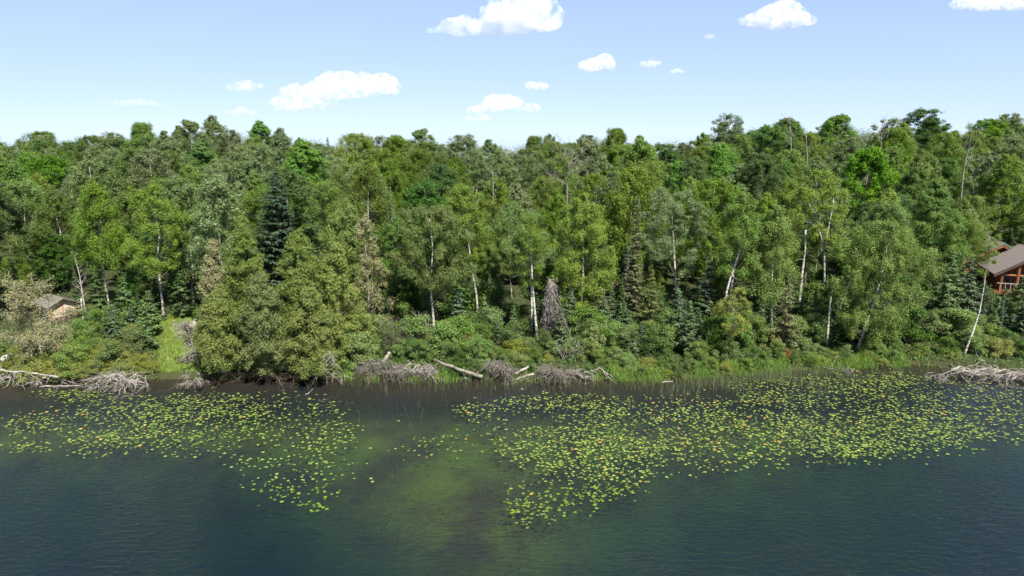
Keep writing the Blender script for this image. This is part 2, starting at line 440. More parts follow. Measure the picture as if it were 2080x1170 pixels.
def conifer(seed, H, R, zb, leafm, barkm, dz=.42, nb=7, ns=26, droop=.28, up=.12, power=.85, spray=.34, gap=.0, lean=(0, 0), club=0., barkr=None, wid=.32):
    rng = np.random.default_rng(seed)
    P = path_of(H, lean, rng, .06); tk, cw = MB(), MB()
    r0 = barkr or .012 * H
    tt = np.linspace(0, 1, len(P)); tk.tube(P, r0 * (1 - .93 * tt), 7)
    z = zb
    while z < H * .985:
        f = (z - zb) / (H - zb)
        Lw = R * (1 - f) ** power * min(1, .55 + 2.5 * f)
        if club and f > .62: Lw = max(Lw, club * math.sqrt(max(0.02, 1 - ((f - .8) / .2) ** 2)))
        for b in range(nb):
            if rng.random() < gap: continue
            L = max(.16, Lw * rng.uniform(.62, 1.12)); a = rng.random() * 6.283
            zz = z + rng.uniform(-.5, .5) * dz
            base = along(P, np.array(min(zz, H * .99)))
            dirv = np.array([math.cos(a), math.sin(a), 0]); side = np.array([-dirv[1], dirv[0], 0])
            dr = droop * rng.uniform(.6, 1.3)
            def pos(t): return base + np.outer(t * L, dirv) + np.outer(-dr * L * t + (up + dr * .35) * L * t ** 2.4, [0, 0, 1])
            if L > .5: tk.tube(pos(np.linspace(0, .92, 4)), np.linspace(.035, .008, 4) * min(1.4, .5 + L / 2), 3, False)
            n = max(8, int(1.7 * ns * (L / max(R, .3)) ** .9))
            t = rng.uniform(.12, 1.0, n) ** .8
            w = (wid * L * (1.05 - t) + .07) * rng.uniform(-1, 1, n)
            c = pos(t) + np.outer(w, side); c[:, 2] -= np.abs(w) * .18 + rng.random(n) * .06
            al = dirv + np.outer(np.sign(w) * .7, side) + np.array([0, 0, -.15]) + rng.normal(0, .25, (n, 3))
            nr = np.array([0, 0, 1.]) + dirv * .35 + rng.normal(0, .38, (n, 3))
            cw.leaves(c, nr, spray * rng.uniform(.7, 1.3, n) * min(1.1, .55 + L * .35), .36, rng, al)
        z += dz * rng.uniform(.75, 1.25) * (1 - .45 * f)
    return tk.build('trunk', barkm, True), cw.build('crown', leafm)

def bare(seed, H, barkm, path=None, nprim=14, zb=.35, Lp=.35, levels=3, lean=(0, 0), r0=None, upang=.6, sag=0., kids=4):
    rng = np.random.default_rng(seed)
    P = path_of(H, lean, rng, .2) if path is None else np.asarray(path, float)
    tk, br = MB(), MB(); r0 = r0 or .011 * H; top = P[-1, 2]
    tt = np.linspace(0, 1, len(P)); tk.tube(P, r0 * (1 - .85 * tt), 7)
    def grow(a, d, L, r, lev):
        e = a + d * L
        p = stick(br, a, e, r, rng, .16, sag, 5, 4 if lev == levels else 3)
        if lev <= 1: return
        for _ in range(kids):
            i = rng.integers(1, 5); nd = d + rng.normal(0, .55, 3) + np.array([0, 0, upang * .25]); nd /= np.linalg.norm(nd)
            grow(p[i], nd, L * rng.uniform(.35, .6), max(.012, r * .5), lev - 1)
    for k in range(nprim):
        z = top * (zb + (1 - zb) * (k + rng.random()) / nprim); a = rng.random() * 6.283
        d = np.array([math.cos(a), math.sin(a), upang * rng.uniform(.4, 1.5)]); d /= np.linalg.norm(d)
        grow(along(P, np.array(z)), d, H * Lp * rng.uniform(.5, 1.1) * (1.15 - .75 * z / top), r0 * .42 * (1.15 - z / top) + .012, levels)
    return tk.build('trunk', barkm, True), br.build('branches', barkm)

def shrub(seed, H, R, leafm, barkm, ncl=26, nl=110, leaf=.12, cr=.42):
    rng = np.random.default_rng(seed); st, cw = MB(), MB(); nl = int(nl * 1.8); leaf *= .85
    for i in range(ncl):
        a = rng.random() * 6.283; t = rng.random(); u = math.sqrt(rng.random())
        z = H * (.18 + .78 * t); r = R * u * math.sqrt(max(.08, 1 - (z / H) ** 2.2))
        c = np.array([math.cos(a) * r, math.sin(a) * r, z])
        if i % 2 == 0: stick(st, np.array([c[0] * .15, c[1] * .15, -.1]), c, .022, rng, .1, 0, 4, 3)
        n = int(nl * rng.uniform(.6, 1.3)); d = rng.normal(size=(n, 3)); d /= np.linalg.norm(d, axis=1)[:, None]
        loc = d * (cr * rng.uniform(.7, 1.25) * rng.random((n, 1)) ** .5); loc[:, 2] *= .75
        cw.leaves(c + loc, d * .7 + np.array([0, 0, .6]) + rng.normal(0, .5, (n, 3)), leaf * rng.uniform(.6, 1.3, n), .62, rng)
    return st.build('stems', barkm), cw.build('foliage', leafm)

LABELLED = []     # (object, kind phrase, row phrase) -> labels that single each out are written at the end
def plant(name, meshes, x, y, sc=1.0, rz=0.0, cat='tree', label=None, group=None, auto=None, sink=.08, z=None):
    o = link(name, None, None, (x, y, (gz(x, y) if z is None else z) - sink), rz, sc)
    o.empty_display_size = .3
    for me in meshes: link(me.name.split('.')[0], me, o)
    o['category'] = cat
    if label: o['label'] = label
    if group: o['group'] = group
    if auto: LABELLED.append((o, auto))
    return o

# ------------------------------------------------------------------ shed and log house
def paint(name, c1, c2, sc=4.0, rough=.8, stretch=(1, 1, 1), bump=.2):
    return bark_mat(name, c1, c2, tuple(sc * s for s in stretch), (.3, .7), rough, bump)
HM = dict(tan=paint('tan_panel', (.42, .325, .235), (.50, .39, .285), 2), trim=paint('brown_trim', (.16, .07, .035), (.24, .11, .055)),
          shingle=paint('grey_brown_shingle', (.10, .094, .088), (.19, .18, .17), 3, .9, (1, 4, 4)), base=paint('dark_base', (.05, .035, .03), (.10, .07, .06)),
          log=paint('orange_log', (.15, .055, .024), (.23, .088, .038), 2, .6, (1, 1, 6)), green=paint('green_fascia', (.10, .16, .12), (.14, .20, .15)),
          roof2=paint('mauve_brown_shingle', (.11, .088, .080), (.20, .165, .150), 3, .9, (1, 4, 4)), rail=paint('grey_rail', (.25, .22, .20), (.36, .32, .29)))
def glass_mat():
    m = NT('window_glass'); p = m.n('BsdfPrincipled', Roughness=.06); p.inputs['Base Color'].default_value = (.03, .04, .05, 1)
    p.inputs['Specular IOR Level'].default_value = .7; m.l(p.outputs[0], m.out.inputs['Surface']); return m.m
HM['glass'] = glass_mat()

def part(root, name, mat, fn):
    mb = MB(); fn(mb); return link(name, mb.build(name, mat), root)

def build_shed():
    c = solve(106, 660); c[2] = gz(c[0], c[1]) + .30; global SHEDY; SHEDY = c[1]
    rot = math.radians(-35)              # local +x runs back to the left along the eave, local +y back to the right along the gable
    o = link('shed', None, None, c, math.radians(145), .82)
    tag(o, 'small tan panelled shed with grey gable roof at the edge of the trees', 'shed')
    L, W, h, rp = 3.2, 2.6, 1.35, .62    # in the rotated frame: x = long side, -y = depth of the gable
    part(o, 'base', HM['base'], lambda b: b.box((L / 2, -W / 2, -.05), (L - .06, W - .06, .8)))
    for i in range(3):
        part(o, 'wall_panel', HM['tan'], lambda b: b.box((.06 + (L - .12) * (i + .5) / 3, -.03, .35 + h / 2), ((L - .12) / 3 - .07, .06, h)))
        part(o, 'wall_panel', HM['tan'], lambda b: b.box((.06 + (L - .12) * (i + .5) / 3, -W + .03, .35 + h / 2), ((L - .12) / 3 - .07, .06, h)))
    for i in range(2):
        y0, y1 = -.08 - (W - .16) * i / 2, -.08 - (W - .16) * (i + 1) / 2
        d = .04 if i == 0 else -.04
        zz = lambda y: .35 + h + rp * (1 - abs(y + W / 2) / (W / 2)) - .05
        a, b_ = y0 - .04, y1 + .04
        part(o, 'gable_panel', HM['tan'], lambda b: b.prism([(0.0, a, .35), (0.0, b_, .35), (0.0, b_, zz(b_)), (0.0, a, zz(a))], (.06, 0, 0)))
    for (x, y) in ((0, 0), (0, -W), (L, 0), (L, -W)):
        part(o, 'corner_post', HM['trim'], lambda b: b.box((x, y, .3 + h / 2), (.13, .13, h + .2)))
    part(o, 'gable_post', HM['trim'], lambda b: b.box((.0, -W / 2, .35 + (h + rp) / 2), (.10, .09, h + rp - .05)))
    e, ov = .40, .42
    for s in (1, -1):
        zr, ze = .35 + h + rp + .10, .35 + h + .10 - e * rp / (W / 2)
        ye = -W / 2 + s * (W / 2 + e)
        part(o, 'roof_slope', HM['shingle'], lambda b: b.prism([(-ov, -W / 2, zr), (L + ov, -W / 2, zr), (L + ov, ye, ze), (-ov, ye, ze)], (0, 0, .07)))
        part(o, 'barge_board', HM['base'], lambda b: b.prism([(-ov - .04, -W / 2, zr - .05), (-ov - .04, ye, ze - .05), (-ov - .04, ye, ze + .09), (-ov - .04, -W / 2, zr + .09)], (.035, 0, 0)))
    part(o, 'window', HM['glass'], lambda b: b.box((L * .5, .012, .35 + h * .68), (.8, .04, .42)))
    part(o, 'vent', HM['base'], lambda b: b.box((-.02, -W * .78, .35 + h * .62), (.06, .14, .14)))
build_shed()

def build_house():
    Y0 = 70.0
    p = at(2028, 553, Y0); ez = p[2]
    x0, y0 = p[0], Y0; zg = gz(x0, y0 + 3) - .2
    o = link('log_house', None, None, (x0, y0, zg), math.radians(-20))
    tag(o, 'orange log house with brown shingled gables half hidden by trees', 'house')
    e = ez - zg                       # eave height in local z
    W, D, rp = 6.6, 4.8, 2.1
    def gwall(b, x0, x1, y, zb, ez, pk, t=.22, step=.26):
        """log courses of a gable wall"""
        z = zb; xm = (x0 + x1) / 2
        while z < pk - .15:
            f = 0 if z < ez else (z - ez) / (pk - ez)
            a, c = x0 + (xm - x0) * f, x1 + (xm - x1) * f
            b.tube([(a, y, z + step / 2), ((a + c) / 2, y, z + step / 2), (c, y, z + step / 2)], step * .54, 8)
            z += step
    part(o, 'front_wall', HM['log'], lambda b: gwall(b, .3, W - .3, 1.7, 0, e, e + rp - .3))
    def swall(b, x, y0, y1, top):
        z = 0
        while z < top - .1:
            b.tube([(x, y0, z + .13), (x, (y0 + y1) / 2, z + .13), (x, y1, z + .13)], .14, 8); z += .26
    part(o, 'side_wall', HM['log'], lambda b: swall(b, .4, 1.7, D + 6, e - .1))
    part(o, 'side_wall', HM['log'], lambda b: swall(b, W - .4, 1.7, D + 6, e - .1))
    xm = W / 2
    for s in (-1, 1):
        xe = xm + s * (W / 2 + .45); ze = e - .45 * rp / (W / 2)
        part(o, 'porch_roof_slope', HM['roof2'], lambda b: b.prism([(xm, -.4, e + rp), (xm, D + 1.2, e + rp), (xe, D + 1.2, ze), (xe, -.4, ze)], (0, 0, .14)))
        part(o, 'fascia', HM['base'], lambda b: b.prism([(xm, -.46, e + rp - .16), (xe, -.46, ze - .16), (xe, -.46, ze + .16), (xm, -.46, e + rp + .16)], (0, .055, 0)))
    # main gable behind, higher
    W2, xm2, y2, rp2 = 7.2, 1.7, D + .9, 2.15
    e2 = e + .02
    part(o, 'upper_gable_wall', HM['log'], lambda b: gwall(b, xm2 - W2 / 2 + .4, xm2 + W2 / 2 - .4, y2 + .7, 0, e2, e2 + rp2 - .3))
    for s in (-1, 1):
        xe = xm2 + s * (W2 / 2 + .4); ze = e2 - .4 * rp2 / (W2 / 2)
        part(o, 'main_roof_slope', HM['roof2'], lambda b: b.prism([(xm2, y2, e2 + rp2), (xm2, y2 + 8, e2 + rp2), (xe, y2 + 8, ze), (xe, y2, ze)], (0, 0, .15)))
        part(o, 'green_fascia', HM['green'], lambda b: b.prism([(xm2, y2 - .06, e2 + rp2 - .02), (xe, y2 - .06, ze - .02), (xe, y2 - .06, ze + .19), (xm2, y2 - .06, e2 + rp2 + .19)], (0, .05, 0)))
        part(o, 'orange_fascia', HM['log'], lambda b: b.prism([(xm2, y2 - .04, e2 + rp2 - .34), (xe, y2 - .04, ze - .34), (xe, y2 - .04, ze - .03), (xm2, y2 - .04, e2 + rp2 - .03)], (0, .05, 0)))
    for x in (.35, 1.75, xm, W - 1.75, W - .35):
        part(o, 'porch_post', HM['log'], lambda b: b.tube([(x, 0, 0), (x, 0, e * .5), (x, 0, e + (rp * (1 - abs(x - xm) / (W / 2))) - .12)], .15, 8))
    part(o, 'tie_beam', HM['log'], lambda b: b.tube([(0, .02, e - .25), (W / 2, .02, e - .25), (W, .02, e - .25)], .11, 8))
    part(o, 'deck', HM['log'], lambda b: b.box((W / 2, .55, .32), (W + .4, 2.1, .22)))
    part(o, 'rail', HM['rail'], lambda b: b.box((W / 2, -.12, 1.32), (W, .07, .08)))
    for i in range(14):
        part(o, 'baluster', HM['rail'], lambda b: b.box((.3 + (W - .6) * i / 13, -.12, .86), (.05, .05, .86)))
    for i, (x, w, zz, hh) in enumerate(((1.1, 1.0, 1.55, 1.2), (2.75, 1.5, 1.5, 1.7), (4.7, 1.5, 1.5, 1.7))):
        wd = part(o, 'window', HM['trim'], lambda b: b.box((x, 1.55, zz), (w + .16, .10, hh + .16)))
        part(wd, 'pane', HM['glass'], lambda b: b.box((x, 1.485, zz), (w, .04, hh)))
build_house()

# ------------------------------------------------------------------ named trees of the shore, each with the trunk line it shows
def tr_px(pts, Y, dY=0.0):
    """photo trunk line -> base point on the ground and local path"""
    n = len(pts)
    W = np.array([at(px, py, Y + dY * i / max(1, n - 1)) for i, (px, py) in enumerate(pts)])
    b = W[0].copy(); b[2] = gz(b[0], b[1])
    P = W - b; P[0] = 0
    if P[1, 2] < .3: P[1, 2] = .3
    t = np.linspace(0, 1, len(P)); tn = np.linspace(0, 1, len(P) * 3 - 2)
    return b, np.stack([np.interp(tn, t, P[:, i]) for i in range(3)], 1)
def zl(py, Y, b): return at(1040, py, Y)[2] - b[2]
def mpx(w, Y): return w * (Y * CP + 12 * SP) / F
HERO = []      # keeps other trees off
def hero(name, label, pts, Y, top, bot, wpx, leafm, barkm, seed, cat='tree', **kw):
    b, P = tr_px(pts, Y, kw.pop('dY', 0.))
    m = decid(seed, zl(top, Y, b), mpx(wpx, Y), zl(bot, Y, b), M[leafm], M[barkm], path=P, **kw)
    HERO.append((b[0], b[1])); return plant(name, m, b[0], b[1], cat=cat, label=label, sink=.15)

hero('birch_tree', 'white birch with bare twisting stem at the edge of the grass clearing', [(333, 658), (329, 610), (323, 560), (320, 510), (323, 475), (314, 430), (306, 390)], 62, 372, 545, 66, 'birch', 'birchbark', 11, ncl=85, nl=190, leaf=.13, r0=.13, droop=.3)
hero('birch_tree', 'leafy birch with straight pale stem above the bleached branch thicket', [(883, 692), (880, 640), (876, 600), (876, 550), (879, 500), (872, 440)], 56, 408, 585, 80, 'birch', 'birchbark', 12, ncl=115, nl=190, leaf=.13, r0=.13, droop=.3, prof='round')
hero('birch_tree', 'slender birch leaning left among dark firs in the centre', [(973, 640), (967, 590), (958, 545), (953, 500), (942, 440), (938, 400)], 60, 372, 520, 58, 'birch', 'birchbark', 13, ncl=80, nl=180, leaf=.13, r0=.105, droop=.3)
hero('birch_tree', 'thin birch with sparse crown beside the hanging dead spruce', [(1093, 705), (1087, 640), (1083, 590), (1080, 540), (1078, 500), (1070, 455)], 56, 432, 575, 48, 'birch', 'birchbark', 14, ncl=34, nl=150, leaf=.12, r0=.13, droop=.2, limbs=30)
o_ = hero('birch_tree', 'white birch with a broken pale limb pointing left', [(1081, 690), (1080, 620), (1079, 560), (1076, 500), (1060, 480), (1046, 450)], 57.5, 405, 545, 60, 'birch', 'birchbark', 15, ncl=60, nl=170, leaf=.12, r0=.105, droop=.2, limbs=34)
mb_ = MB(); mb_.tube(np.array([at(px, py, Y) for px, py, Y in ((1079, 561, 57.4), (1068, 558, 57.2), (1052, 559, 57.0), (1040, 564, 56.9))]) - np.array(o_.location), [.06, .055, .045, .04], 7)
link('broken_limb', mb_.build('broken_limb', M['birchbark'], True), o_)
hero('birch_tree', 'small crooked tree with thin pale crown standing in bank grass', [(1478, 745), (1482, 695), (1492, 660), (1486, 630), (1495, 595)], 52.0, 578, 672, 40, 'oliveshrub', 'greybark', 16, ncl=34, nl=120, leaf=.11, r0=.08, cr=.5, limbs=26)
hero('birch_tree', 'birch leaning right with white stem in front of the dark gap', [(1690, 690), (1700, 640), (1715, 600), (1730, 560), (1748, 515), (1760, 480)], 56.5, 455, 540, 52, 'birch', 'birchbark', 17, ncl=55, nl=170, leaf=.12, r0=.12, droop=.3)
hero('birch_tree', 'broad domed birch leaning right over the bank shrubs', [(1742, 700), (1757, 662), (1772, 622), (1790, 560), (1802, 500), (1800, 460)], 55, 440, 672, 88, 'birch', 'birchbark', 18, ncl=150, nl=200, leaf=.125, r0=.12, droop=.5, prof='round', limbs=44)
hero('birch_tree', 'crooked grey birch leaning across the log house', [(1957, 722), (1975, 675), (1990, 630), (1999, 580), (2007, 520), (2012, 460)], 53.5, 448, 560, 26, 'birch', 'birchbark', 19, ncl=22, nl=80, leaf=.11, r0=.085, cr=.5, limbs=16)
hero('maple_tree', 'dense vivid green maple beside the log house', [(1903, 640), (1901, 560), (1899, 480), (1900, 420)], 68, 356, 600, 78, 'maple', 'greybark', 20, ncl=150, nl=200, leaf=.15, r0=.2, prof='flame', cr=.85)
hero('maple_tree', 'dark rounded broadleaf tree above the broken white snag', [(1540, 520), (1540, 460), (1540, 400)], 92, 308, 450, 58, 'dark', 'greybark', 21, ncl=110, nl=170, leaf=.17, prof='round', cr=.95)
hero('birch_tree', 'tall birch with sparse olive crown behind the small crooked bank tree', [(1482, 600), (1490, 545), (1505, 500), (1508, 460), (1510, 420)], 60, 385, 560, 56, 'birch', 'birchbark', 22, ncl=80, nl=170, leaf=.125, r0=.13, droop=.4)
hero('birch_tree', 'birch with slim stem and pointed crown left of the broken snag', [(1570, 640), (1568, 580), (1570, 520), (1575, 460)], 59, 408, 610, 48, 'birch', 'birchbark', 23, ncl=80, nl=170, leaf=.125, r0=.12, droop=.4, prof='flame')
hero('birch_tree', 'bushy birch with drooping crown right of the hanging dead spruce', [(1180, 690), (1180, 640), (1184, 560), (1186, 480)], 59, 380, 640, 66, 'birch', 'birchbark', 24, ncl=120, nl=180, leaf=.125, r0=.13, droop=.4)
hero('aspen_tree', 'round crowned aspen right of the club topped spruce', [(1375, 640), (1372, 560), (1368, 480), (1365, 430)], 66, 375, 540, 72, 'aspen', 'aspenbark', 25, ncl=110, nl=180, leaf=.13, r0=.15, prof='round')

def forked():
    Y = 65
    b, P = tr_px([(1673, 650), (1675, 560), (1674, 500), (1663, 460), (1655, 425), (1657, 395), (1660, 368)], Y)
    tms = decid(31, zl(338, Y, b), mpx(62, Y), zl(490, Y, b), M['birch'], M['birchbark'], ncl=70, nl=160, leaf=.13, path=P, r0=.12, droop=.25)
    o = plant('birch_tree', tms, b[0], b[1], label='forked white birch with two bare stems above the dark spruces', sink=.15)
    rng = np.random.default_rng(5)
    for pts, r in (([(1674, 502), (1683, 460), (1690, 425), (1694, 400)], .10), ([(1656, 430), (1644, 412), (1630, 398)], .055), ([(1663, 462), (1648, 450), (1632, 446)], .04)):
        mb = MB(); W = np.array([at(px, py, Y - .3) for px, py in pts]) - b
        mb.tube(W, np.linspace(r, r * .35, len(W)), 6); link('fork_stem', mb.build('fork_stem', M['birchbark'], True), o)
    HERO.append((b[0], b[1]))
forked()

def snag(label, pts, Y, r, seed, stubs=9, mat='birchbark'):
    b, P = tr_px(pts, Y); rng = np.random.default_rng(seed)
    tk = MB(); t = np.linspace(0, 1, len(P)); tk.tube(P, r * (1 - .45 * t), 8); brs = []
    for i in range(stubs):
        br = MB()
        k = rng.integers(len(P) // 2, len(P)); a = rng.random() * 6.283
        stick(br, P[k], P[k] + np.array([math.cos(a), math.sin(a), rng.uniform(-.6, .5)]) * rng.uniform(.25, .9), .025, rng); brs.append(br.build('branch', M['deadwood']))
    HERO.append((b[0], b[1]))
    return plant('dead_snag', (tk.build('trunk', M[mat], True), *brs), b[0], b[1], cat='dead tree', label=label, sink=.15)
snag('tall broken white birch snag with splintered top', [(1622, 645), (1625, 600), (1630, 550), (1635, 510), (1637, 464)], 64, .15, 1)
snag('short grey snag beside the leaning birches on the bank', [(1682, 680), (1684, 640), (1688, 600)], 55.5, .11, 2, 5, 'aspenbark')
snag('broken pale birch stem leaning right behind small bank tree', [(1470, 630), (1476, 590), (1484, 560), (1491, 545)], 58, .12, 3, 4)
snag('slim white stub standing between shed and leaning dead birch', [(170, 650), (166, 625), (164, 602)], 62, .10, 4, 3)

def dead(label, pts, Y, seed, mat='deadwood', **kw):
    b, P = tr_px(pts, Y); m = bare(seed, P[-1, 2], M[mat], path=P, **kw)
    return plant('dead_tree', m, b[0], b[1], cat='dead tree', label=label, sink=.15)
dead('dead birch with bare fanned branches beside the tan shed', [(176, 650), (168, 600), (161, 555), (150, 515)], 63, 41, nprim=14, Lp=.26, levels=2, r0=.10, upang=.9)
dead('wide bare dead tree spreading over the hilltop crowns', [(1151, 520), (1151, 440), (1152, 370), (1158, 340), (1165, 300)], 82, 42, nprim=16, zb=.70, Lp=.50, levels=3, r0=.17, upang=.5, mat='greybark')
dead('tall leaning bare dead tree above the log house', [(1948, 520), (1952, 400), (1958, 340), (1970, 290), (1976, 262)], 86, 43, nprim=12, zb=.72, Lp=.22, levels=3, r0=.15, upang=.8, mat='greybark')
dead('bare dead treetop standing on the skyline right of centre', [(1790, 400), (1790, 320), (1790, 262), (1795, 240)], 120, 44, nprim=12, zb=.72, Lp=.24, levels=3, r0=.12, upang=1.0)
dead('thin dead stem with pale forks on the skyline', [(1605, 400), (1608, 320), (1606, 262), (1603, 238)], 118, 45, nprim=10, zb=.7, Lp=.2, levels=3, r0=.11, upang=1.0)
dead('reddish dead snag poking from the upper slope crowns', [(1640, 400), (1640, 320), (1637, 262)], 112, 46, nprim=7, zb=.75, Lp=.12, levels=2, r0=.13, upang=1.0)
dead('pale dead treetop above the crowns behind the leafy birch', [(1003, 480), (1002, 420), (1001, 345)], 84, 47, nprim=10, zb=.7, Lp=.2, levels=2, r0=.09, upang=.9)
dead('bleached dead aspen on the ridge above the big spruce', [(500, 420), (497, 340), (490, 290), (492, 275)], 118, 48, nprim=10, zb=.6, Lp=.25, levels=3, r0=.13, upang=1.0)
dead('grey dead aspen with white stem on the left ridge', [(316, 440), (315, 360), (312, 300)], 108, 49, nprim=12, zb=.6, Lp=.3, levels=3, r0=.14, upang=.7, mat='aspenbark')

def hanging_spruce():
    Y = 55.5; b, P = tr_px([(1122, 712), (1120, 650), (1118, 600), (1117, 566)], Y); rng = np.random.default_rng(7)
    tk, br, nd = MB(), MB(), MB(); tk.tube(P, np.linspace(.12, .07, len(P)), 7)
    H = P[-1, 2]
    bough = [(rng.random() ** .8, rng.random() * 6.283, rng.uniform(.45, 1.1), rng.uniform(.7, 1.25)) for _ in range(30)]
    for i in range(300):
        f, a, br_, bl = bough[i % 30]; f = min(1, max(0, f + rng.normal(0, .03))); a += rng.normal(0, .22); z = H * (.30 + .68 * f); L = rng.uniform(.5, 3.0) * (1.15 - .35 * f) * bl
        d = np.array([math.cos(a), math.sin(a), 0]); r = (1.6 - .95 * f) * br_ * (1 + .3 * math.cos(a + .4)) * rng.uniform(.25, 1.15)
        t = np.linspace(0, 1, 6)[:, None]
        p = along(P, np.array(z)) + d * r * t ** .6 + np.array([0, 0, -1]) * L * t ** 1.5 + rng.normal(0, .03, (6, 3)) * t
        p[:, 2] = np.maximum(p[:, 2], .15)
        br.tube(p, np.linspace(.022, .008, 6), 3, False)
        n = 16; k = rng.integers(1, 6, n); c = p[k] + rng.normal(0, .07, (n, 3))
        nd.leaves(c, rng.normal(size=(n, 3)) + d, .22, .22, rng, np.array([0, 0, -1.]) + rng.normal(0, .3, (n, 3)))
    stick(tk, P[-1], P[-1] + np.array([.7, 0, -.05]), .05, rng); stick(tk, P[-1], P[-1] + np.array([-.3, 0, .25]), .05, rng)
    plant('dead_spruce', (tk.build('trunk', M['greybark'], True), br.build('branches', M['deadwood']), nd.build('needles', M['needle_dead'])), b[0], b[1], cat='dead tree',
          label='dead grey spruce with limp hanging branches and broken top', sink=.1)
    HERO.append((b[0], b[1]))
hanging_spruce()
# the pale limb on the birch pair is a stick in its own crown; conifers next
def con(name, label, px, top, Y, wpx, leafm, seed, zb=.4, **kw):
    x = x_at(px, Y, 2); b = np.array([x, Y, gz(x, Y)]); H = at(px, top, Y)[2] - b[2]
    m = conifer(seed, H, mpx(wpx, Y), zb * 1.0, M[leafm], M['brownbark'], **kw); HERO.append((x, Y))
    return plant(name, m, x, Y, label=label, sink=.05)
con('spruce_tree', 'big dark spruce with layered boughs rising behind the cedar clump', 580, 336, 65, 74, 'bigspruce', 51, 1.5, dz=.5, nb=8, ns=56, droop=.22, up=.2, power=.75)
con('spruce_tree', 'narrow brownish spruce with a dense club shaped top', 1286, 393, 60.5, 27, 'brownspruce', 52, 1.5, dz=.26, nb=8, ns=26, droop=.45, club=.36, spray=.26)
con('spruce_tree', 'ailing olive spruce below the club topped spruce', 1320, 545, 57.5, 44, 'brownspruce', 53, .3, ns=30, droop=.4)
con('spruce_tree', 'ragged brown spruce standing on the bank behind the rust leaves', 1592, 545, 54.5, 42, 'brownspruce', 54, .4, ns=20, droop=.45, gap=.3)
con('fir_tree', 'neat pointed fir in front of the dark gap right of centre', 1374, 563, 59, 30, 'fir', 55, .2, ns=30, droop=.18)
con('fir_tree', 'tall dark fir left of the small crooked bank tree', 1432, 500, 62, 40, 'spruce', 56, .3, ns=30)
con('spruce_tree', 'shaded spruce with brownish lower boughs right of hanging dead spruce', 1218, 560, 58, 42, 'brownspruce', 57, .3, ns=28, droop=.35)
con('fir_tree', 'fir behind the leafy birch in the centre', 938, 535, 60, 34, 'fir', 58, .3, ns=30)
con('fir_tree', 'dark fir right of the slender leaning birch', 1012, 555, 61, 34, 'spruce', 59, .3, ns=28)
con('fir_tree', 'slim fir between the shed and the white birch', 203, 535, 62, 26, 'fir', 60, .3, ns=26)
con('fir_tree', 'broad shaded fir left of the white birch at the clearing', 258, 560, 61, 40, 'fir', 61, .3, ns=30)
con('fir_tree', 'young blue green fir on the bank left of the clearing', 301, 645, 54.5, 24, 'fir', 62, .1, ns=28, dz=.3)
con('fir_tree', 'tiny young fir beside the bank shrubs left of the clearing', 266, 668, 54, 12, 'spruce', 63, .1, ns=20, dz=.22, spray=.2)
con('fir_tree', 'dark fir right of the white birch above the stony path', 372, 545, 62.5, 36, 'fir', 64, .8, ns=28)
con('fir_tree', 'large fir below the vivid maple', 1922, 505, 62, 46, 'fir', 65, .3, ns=34)
con('fir_tree', 'dark fir between the vivid maple and the log house', 1962, 515, 63.5, 34, 'spruce', 66, .3, ns=30)
con('fir_tree', 'fir under the right gable of the log house', 2068, 560, 62, 30, 'fir', 67, .2, ns=28)
con('fir_tree', 'small fir in front of the log house porch', 2024, 600, 60, 22, 'fir', 68, .2, ns=24, dz=.3)
con('spruce_tree', 'narrow blue spruce spire behind the grey sparse cedar', 800, 408, 66, 22, 'spruce', 69, 1, ns=18, dz=.35)
con('spruce_tree', 'left one of two thin spruce spires behind the cedars', 722, 392, 70, 18, 'spruce', 70, 1, ns=16, dz=.35)
con('spruce_tree', 'right one of two thin spruce spires behind the cedars', 765, 378, 71, 18, 'spruce', 71, 1, ns=16, dz=.35)
con('fir_tree', 'low fir among the shrubs below the slender leaning birch', 985, 600, 57, 34, 'fir', 72, .2, ns=28, droop=.15)
con('fir_tree', 'pale low fir beside the bleached branch thicket', 852, 690, 52.5, 24, 'fir', 73, .1, ns=24, dz=.3, droop=.12)
con('fir_tree', 'low spreading fir behind the fallen log', 950, 700, 51.5, 26, 'fir', 74, .1, ns=24, dz=.3, droop=.12)
con('fir_tree', 'young fir at the grassy bank right of centre', 1285, 665, 53, 26, 'fir', 75, .1, ns=24, dz=.3, droop=.12)

for i_, (px_, top_, Y_, w_) in enumerate(((1992, 566, 64, 24), (2012, 584, 65, 22), (2038, 582, 64, 24), (2058, 578, 65.5, 24), (2086, 560, 63, 30), (1972, 560, 67, 26))):
    con('fir_tree', f'{["first", "second", "third", "fourth", "fifth", "leftmost"][i_]} of the low firs screening the foot of the log house', px_, top_, Y_, w_, 'fir' if i_ % 2 else 'spruce', 760 + i_, .2, ns=22, dz=.35)

def cedar(label, px, Y, top, wpx, seed, mat='cedar', ncl=130, nl=150, off=(0, 0), zb=.7, name='cedar_tree', prof='spire', bark='greybark', cr=.66, leaf=.15, low=1.15):
    x = x_at(px, Y, 2); b = np.array([x, Y, gz(x, Y)]); H = at(px, top, Y)[2] - b[2]
    rng = np.random.default_rng(seed); P = path_of(H * .97, off, rng, .08)
    m = decid(seed, H, mpx(wpx, Y), zb, M[mat], M[bark], ncl=ncl, nl=nl, leaf=leaf, prof=prof, path=P, r0=.16, cr=cr, flat=1.0, aspect=.5, limbs=40, low=low)
    HERO.append((x, Y)); return plant(name, m, x, Y, label=label, sink=.1)
cedar('tallest olive cedar in the clump at the water', 512, 52.0, 440, 72, 81, ncl=260)
cedar('pointed olive cedar right of the tallest in the clump', 620, 51.8, 462, 72, 82, ncl=260)
cedar('slim thin topped cedar at the left edge of the clump', 452, 52.0, 478, 44, 83, mat='greycedar', ncl=110)
cedar('brownish cedar at the right edge of the clump above the root fan', 692, 52.0, 488, 58, 84, mat='cedar', ncl=180)
